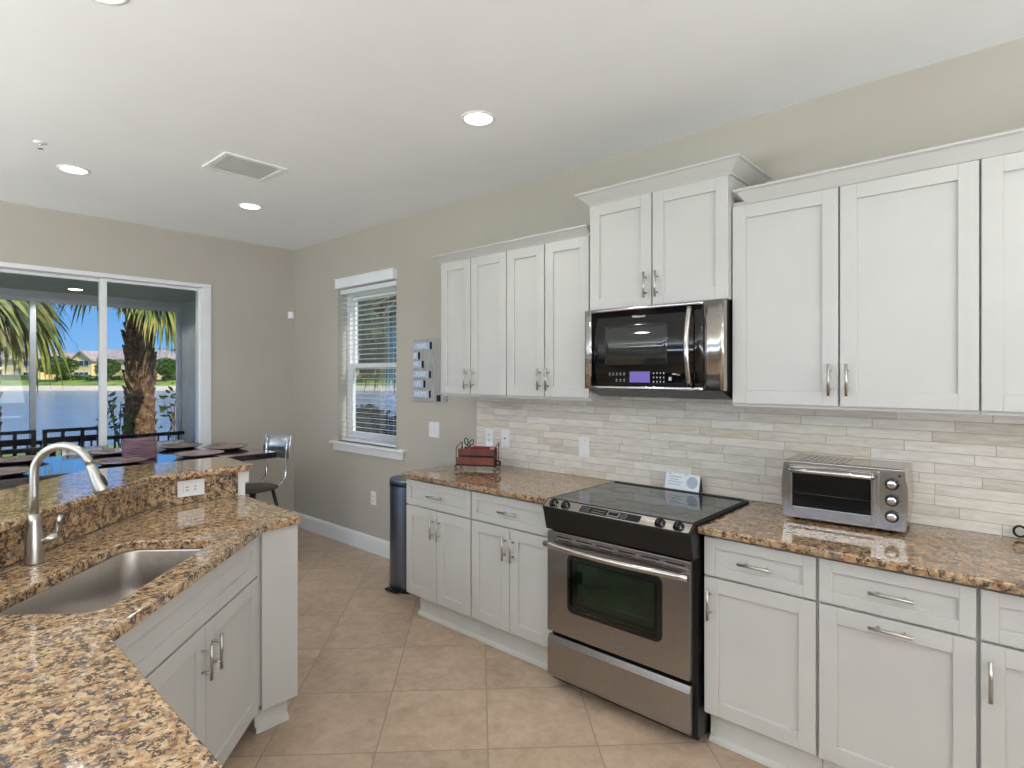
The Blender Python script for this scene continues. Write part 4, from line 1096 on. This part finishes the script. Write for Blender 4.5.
def house(u, w_, label, seed):
    rnd = random.Random(seed)
    c = far(u, 133); r = empty('house', (c.x, c.y, .5), rzF, label, 'house', 'cream houses with grey roofs across the lake')
    h = w_/2
    MB().box(-h, h, 0, 11, 0, 4.6).build('wall', 'housewall', r)
    # hip roof
    bm = bmesh.new(); e_ = .7
    q = [bm.verts.new(p) for p in [(-h-e_, -e_, 4.55), (h+e_, -e_, 4.55), (h+e_, 11.7, 4.55), (-h-e_, 11.7, 4.55), (-h+4.2, 5.5, 7.1), (h-4.2, 5.5, 7.1)]]
    for f in ((0, 1, 5, 4), (1, 2, 5), (2, 3, 4, 5), (3, 0, 4), (3, 2, 1, 0)): bm.faces.new([q[i] for i in f])
    bmesh.ops.recalc_face_normals(bm, faces=bm.faces); me = bpy.data.meshes.new('roof'); bm.to_mesh(me); bm.free(); o = bpy.data.objects.new('roof', me); COL.objects.link(o); me.materials.append(M['roof']); o.parent = r
    for gx in ((-h*.62, h*.55) if w_ > 15 else (h*.1,)):
        m = MB(); m.prism([(gx-2.2, 0), (gx+2.2, 0), (gx+2.2, 4.4), (gx, 6.2), (gx-2.2, 4.4)], 'y', -1.6, 4.5); m.build('gable_bay', 'houseyellow', r)
        m = MB(); m.prism([(gx-2.9, 4.15), (gx-2.6, 4.10), (gx, 6.25), (gx+2.6, 4.10), (gx+2.9, 4.15), (gx, 6.6)], 'y', -2.2, 5.2); m.build('gable_roof', 'roof', r)
        for z0 in (.5, 3.1):
            fw = MB(); fw.box(gx-1.7, gx+1.7, -1.72, -1.61, z0-.12, z0+1.22); fo = fw.build('window', 'white', r)
            m = MB()
            for k_ in range(3): m.box(gx-1.58+k_*1.1, gx-.62+k_*1.1, -1.76, -1.73, z0, z0+1.1)
            m.build('panes', 'winglass', fo)
    x = -h*.25
    m = MB(); m.box(x-1.6, x+1.6, -.05, .0, 2.9, 4.2); m.box(x-1.6, x+1.6, -.05, 0, .1, 2.0); m.build('porch_openings', 'winglass', r)
    MB().box(x-1.8, x+1.8, -1.0, -.06, 2.35, 2.75).build('balcony', 'white', r)
    return r
house(8, 24, 'cream house across the lake, furthest left behind the palm fronds', 1)
house(118, 23, 'cream house across the lake, behind the door mullion and palm trunk', 2)
house(228, 24, 'cream house across the lake, at the right side of the patio view', 3)
house(360, 22, 'cream house seen through the kitchen side window', 4)
def foliage(name, mat, n, rad, leaf, parent, seed, base=0, squash=1):
    rnd = random.Random(seed); bm = bmesh.new()
    for i in range(n):
        while True:
            p = Vector((rnd.uniform(-1, 1), rnd.uniform(-1, 1), rnd.uniform(-1, 1)))
            if p.length < 1: break
        p = Vector((p.x*rad[0], p.y*rad[1], p.z*rad[2]+base))
        d1 = Vector((rnd.uniform(-1, 1), rnd.uniform(-1, 1), rnd.uniform(-1, 1))).normalized(); d2 = d1.orthogonal().normalized()
        s = leaf*rnd.uniform(.6, 1.3)
        vs = [bm.verts.new(p+d1*s), bm.verts.new(p+d2*s*.5), bm.verts.new(p-d1*s), bm.verts.new(p-d2*s*.5)]
        bm.faces.new(vs)
    me = bpy.data.meshes.new(name); bm.to_mesh(me); bm.free(); o = bpy.data.objects.new(name, me); COL.objects.link(o); me.materials.append(M[mat]); o.parent = parent; return o
def fartree(u, d_, w_, h_, label, seed, grp='green trees on the far shore'):
    c = far(u, d_); r = empty('tree', (c.x, c.y, .3), 0, label, 'tree', grp)
    foliage('crown', 'leaf', 900, (w_/2, w_/2, h_*.38), .42, r, seed, base=h_*.6)
    MB().cyl((0, 0, -.4), (0, 0, h_*.5), .22, .14, 8).build('trunk', 'bark', r)
fartree(57, 121, 7.5, 5.2, 'round green tree on the far shore, right of the patio screen post', 11)
fartree(108, 121, 4.5, 4.6, 'green tree on the far shore, just right of the door mullion', 12)
fartree(166, 121, 4.2, 4.8, 'green tree on the far shore, right of the palm trunk', 13)
fartree(366, 120, 3.4, 5.5, 'green tree on the far shore seen through the side window', 14)
for i, (u, w_) in enumerate(((8, 12), (78, 10), (132, 10), (182, 9), (385, 12))):
    c = far(u, 124); r = empty('hedge', (c.x, c.y, .3), rzF, ['low green hedge on the far shore below the leftmost house', 'low green hedge on the far shore left of the door mullion', 'low green hedge on the far shore behind the palm trunk', 'low green hedge on the far shore at the right of the patio view', 'low green hedge on the far shore in the side window'][i], 'hedge', 'hedges on the far shore')
    foliage('leaves', 'leaf', 900, (w_/2, .9, .8), .3, r, 30+i, base=.45)
r = empty('hedge', (-6.55, 1.25, -.14), 0, 'dark clipped hedge right outside the kitchen side window', 'hedge')
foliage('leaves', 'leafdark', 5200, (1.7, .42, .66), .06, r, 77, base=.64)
# two small distant palms above the roofs
for i, u in enumerate((161, 176)):
    c = far(u, 165); r = empty('distant_palm', (c.x, c.y, .5), 0, ['tiny distant palm above the roofs, left of the pair', 'tiny distant palm above the roofs, right of the pair'][i], 'palm tree')
    MB().cyl((0, 0, 0), (0, 0, 7.8), .16, .12, 8).build('trunk', 'bark', r)
    m = MB(); bm = m.bm
    for k_ in range(14):
        a = 2*PI*k_/14; dx, dy = math.cos(a), math.sin(a); el = .5 if k_ % 2 else .1
        p0 = Vector((0, 0, 7.8)); p1 = p0+Vector((dx*1.1, dy*1.1, el+.2)); p2 = p0+Vector((dx*2.0, dy*2.0, -.3)); sd_ = Vector((-dy, dx, 0))*.22
        bm.faces.new([bm.verts.new(p0), bm.verts.new(p1+sd_), bm.verts.new(p2), bm.verts.new(p1-sd_)])
    m.build('fronds', 'leaf', r)

# ---- sabal palms just outside
def fan_frond(mb_top, base, dirv, petiole, size, rnd, droop=.5):
    bm = mb_top.bm; dirv = dirv.normalized()
    # petiole
    p0 = Vector(base); pts = []
    for i in range(6):
        t_ = i/5; pts.append(p0+dirv*petiole*t_+Vector((0, 0, -droop*.35*petiole*t_*t_)))
    mb_top.tube(pts, .014, 6)
    tip = pts[-1]; ax = (pts[-1]-pts[-2]).normalized(); side = ax.cross(Vector((0, 0, 1)))
    side = side.normalized() if side.length > .01 else Vector((1, 0, 0)); up = side.cross(ax).normalized()
    n = 34
    for i in range(n):
        a = math.radians(-125+250*i/(n-1)); L = size*(.72+.28*math.cos(a*.7))*rnd.uniform(.85, 1.1)
        d_ = (ax*math.cos(a)+side*math.sin(a)+up*rnd.uniform(-.12, .12)).normalized()
        w_ = .020*size/.8; n_ = d_.cross(up).normalized(); prev = None; p = tip.copy(); v = d_.copy()
        segs = 6; row = []
        for k_ in range(segs+1):
            t_ = k_/segs; ww = w_*(.35+1.1*math.sin(PI*min(1, t_*.75+.12)))*(1-t_**3)
            row.append((p+n_*ww+up*.004, p-n_*ww))
            v = (v+Vector((0, 0, -droop*.22*(1+t_*1.5)*rnd.uniform(.7, 1.3)))).normalized(); p = p+v*(L/segs)
        for (a0, a1), (b0, b1) in zip(row, row[1:]): bm.faces.new([bm.verts.new(q) for q in (a0, a1, b1, b0)])
def palm(name, x, y, z0, h, r0, label, seed, nfr, crown_z, spread=(0, 360), size=.85, pet=.9, el=(-50, 60), dark=False):
    rnd = random.Random(seed); r = empty('sabal_palm', (x, y, z0), 0, label, 'palm tree', 'sabal palms outside the patio')
    m = MB(); prof = []
    n = 24
    for i in range(n+1):
        t_ = i/n; prof.append((r0*(.92+.14*math.sin(t_*9)+.05*rnd.random())*.78, h*t_))
    m.lathe([(0, 0)]+prof+[(0, h)], 18)
    # old leaf boots criss-cross
    ga = 0; z = .05
    while z < h-.1:
        ga += 2.399963; a = ga; rr = r0*.74; c_ = Vector((math.cos(a), math.sin(a), 0)); t_ = Vector((-math.sin(a), math.cos(a), 0))
        L = rnd.uniform(.14, .26); ww = rnd.uniform(.04, .07); out = rnd.uniform(.015, .055); tw = rnd.uniform(-.25, .25)*.2
        b0 = c_*rr*.9+Vector((0, 0, z)); b1 = c_*(rr+out)+t_*tw+Vector((0, 0, z+L))
        A = [b0+t_*ww, b0-t_*ww, b0-c_*.04-t_*ww+Vector((0, 0, .02)), b0-c_*.04+t_*ww+Vector((0, 0, .02))]
        B = [b1+t_*ww*.45, b1-t_*ww*.45, b1-c_*.03-t_*ww*.4, b1-c_*.03+t_*ww*.4]
        VA = [m.bm.verts.new(p) for p in A]; VB = [m.bm.verts.new(p) for p in B]
        for k_ in range(4): m.bm.faces.new([VA[k_], VA[(k_+1) % 4], VB[(k_+1) % 4], VB[k_]])
        m.bm.faces.new(VB)
        z += .016
    m.build('trunk', 'bark', r)
    for i in range(nfr):
        az = math.radians(spread[0]+(spread[1]-spread[0])*((i*.618034) % 1)); e_ = math.radians(el[0]+(el[1]-el[0])*((i*.38197+.13) % 1))
        d_ = Vector((math.cos(az)*math.cos(e_), math.sin(az)*math.cos(e_), math.sin(e_)))
        m = MB(); fan_frond(m, (d_.x*.1, d_.y*.1, crown_z-z0), d_, pet*rnd.uniform(.75, 1.15), size*rnd.uniform(.85, 1.15), rnd, droop=rnd.uniform(.5, 1.0))
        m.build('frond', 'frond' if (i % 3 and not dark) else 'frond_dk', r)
    return r
palm('p1', -9.5, -.27, -.15, 4.1, .235, 'thick-trunked sabal palm with old leaf boots outside the patio, right of the mullion', 3, 26, 3.45, size=.85, pet=.62, el=(-62, 60))
palm('p2', -9.7, -1.95, -.15, 3.7, .22, 'sabal palm whose fronds hang into the left of the patio view', 5, 40, 3.6, size=1.0, pet=.95, el=(-62, 65))
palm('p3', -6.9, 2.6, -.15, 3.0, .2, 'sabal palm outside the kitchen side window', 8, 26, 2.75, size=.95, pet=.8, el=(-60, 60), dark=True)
# leafy shrubs near the palm base
for i, (x, y, s, lb) in enumerate(((-9.2, -.62, 1.0, 'leafy twig shrub left of the palm trunk'), (-9.3, .12, 1.1, 'leafy twig shrub right of the palm trunk'))):
    r = empty('shrub', (x, y, -.15), 0, lb, 'shrub', 'shrubs at the palm trunk')
    foliage('leaves', 'leaf', 70, (.28, .28, .40), .045, r, 50+i, base=1.15)
    m = MB(); rnd = random.Random(i)
    for k_ in range(6): m.tube([(0, 0, 0), (rnd.uniform(-.08, .08), rnd.uniform(-.08, .08), .6), (rnd.uniform(-.2, .2), rnd.uniform(-.2, .2), 1.3)], .006, 5)
    m.build('stems', 'bark', r)
r = empty('saw_palmetto', (-8.1, 3.0, -.15), 0, 'low dark fan palm behind the hedge outside the kitchen side window', 'palm')
for i in range(9):
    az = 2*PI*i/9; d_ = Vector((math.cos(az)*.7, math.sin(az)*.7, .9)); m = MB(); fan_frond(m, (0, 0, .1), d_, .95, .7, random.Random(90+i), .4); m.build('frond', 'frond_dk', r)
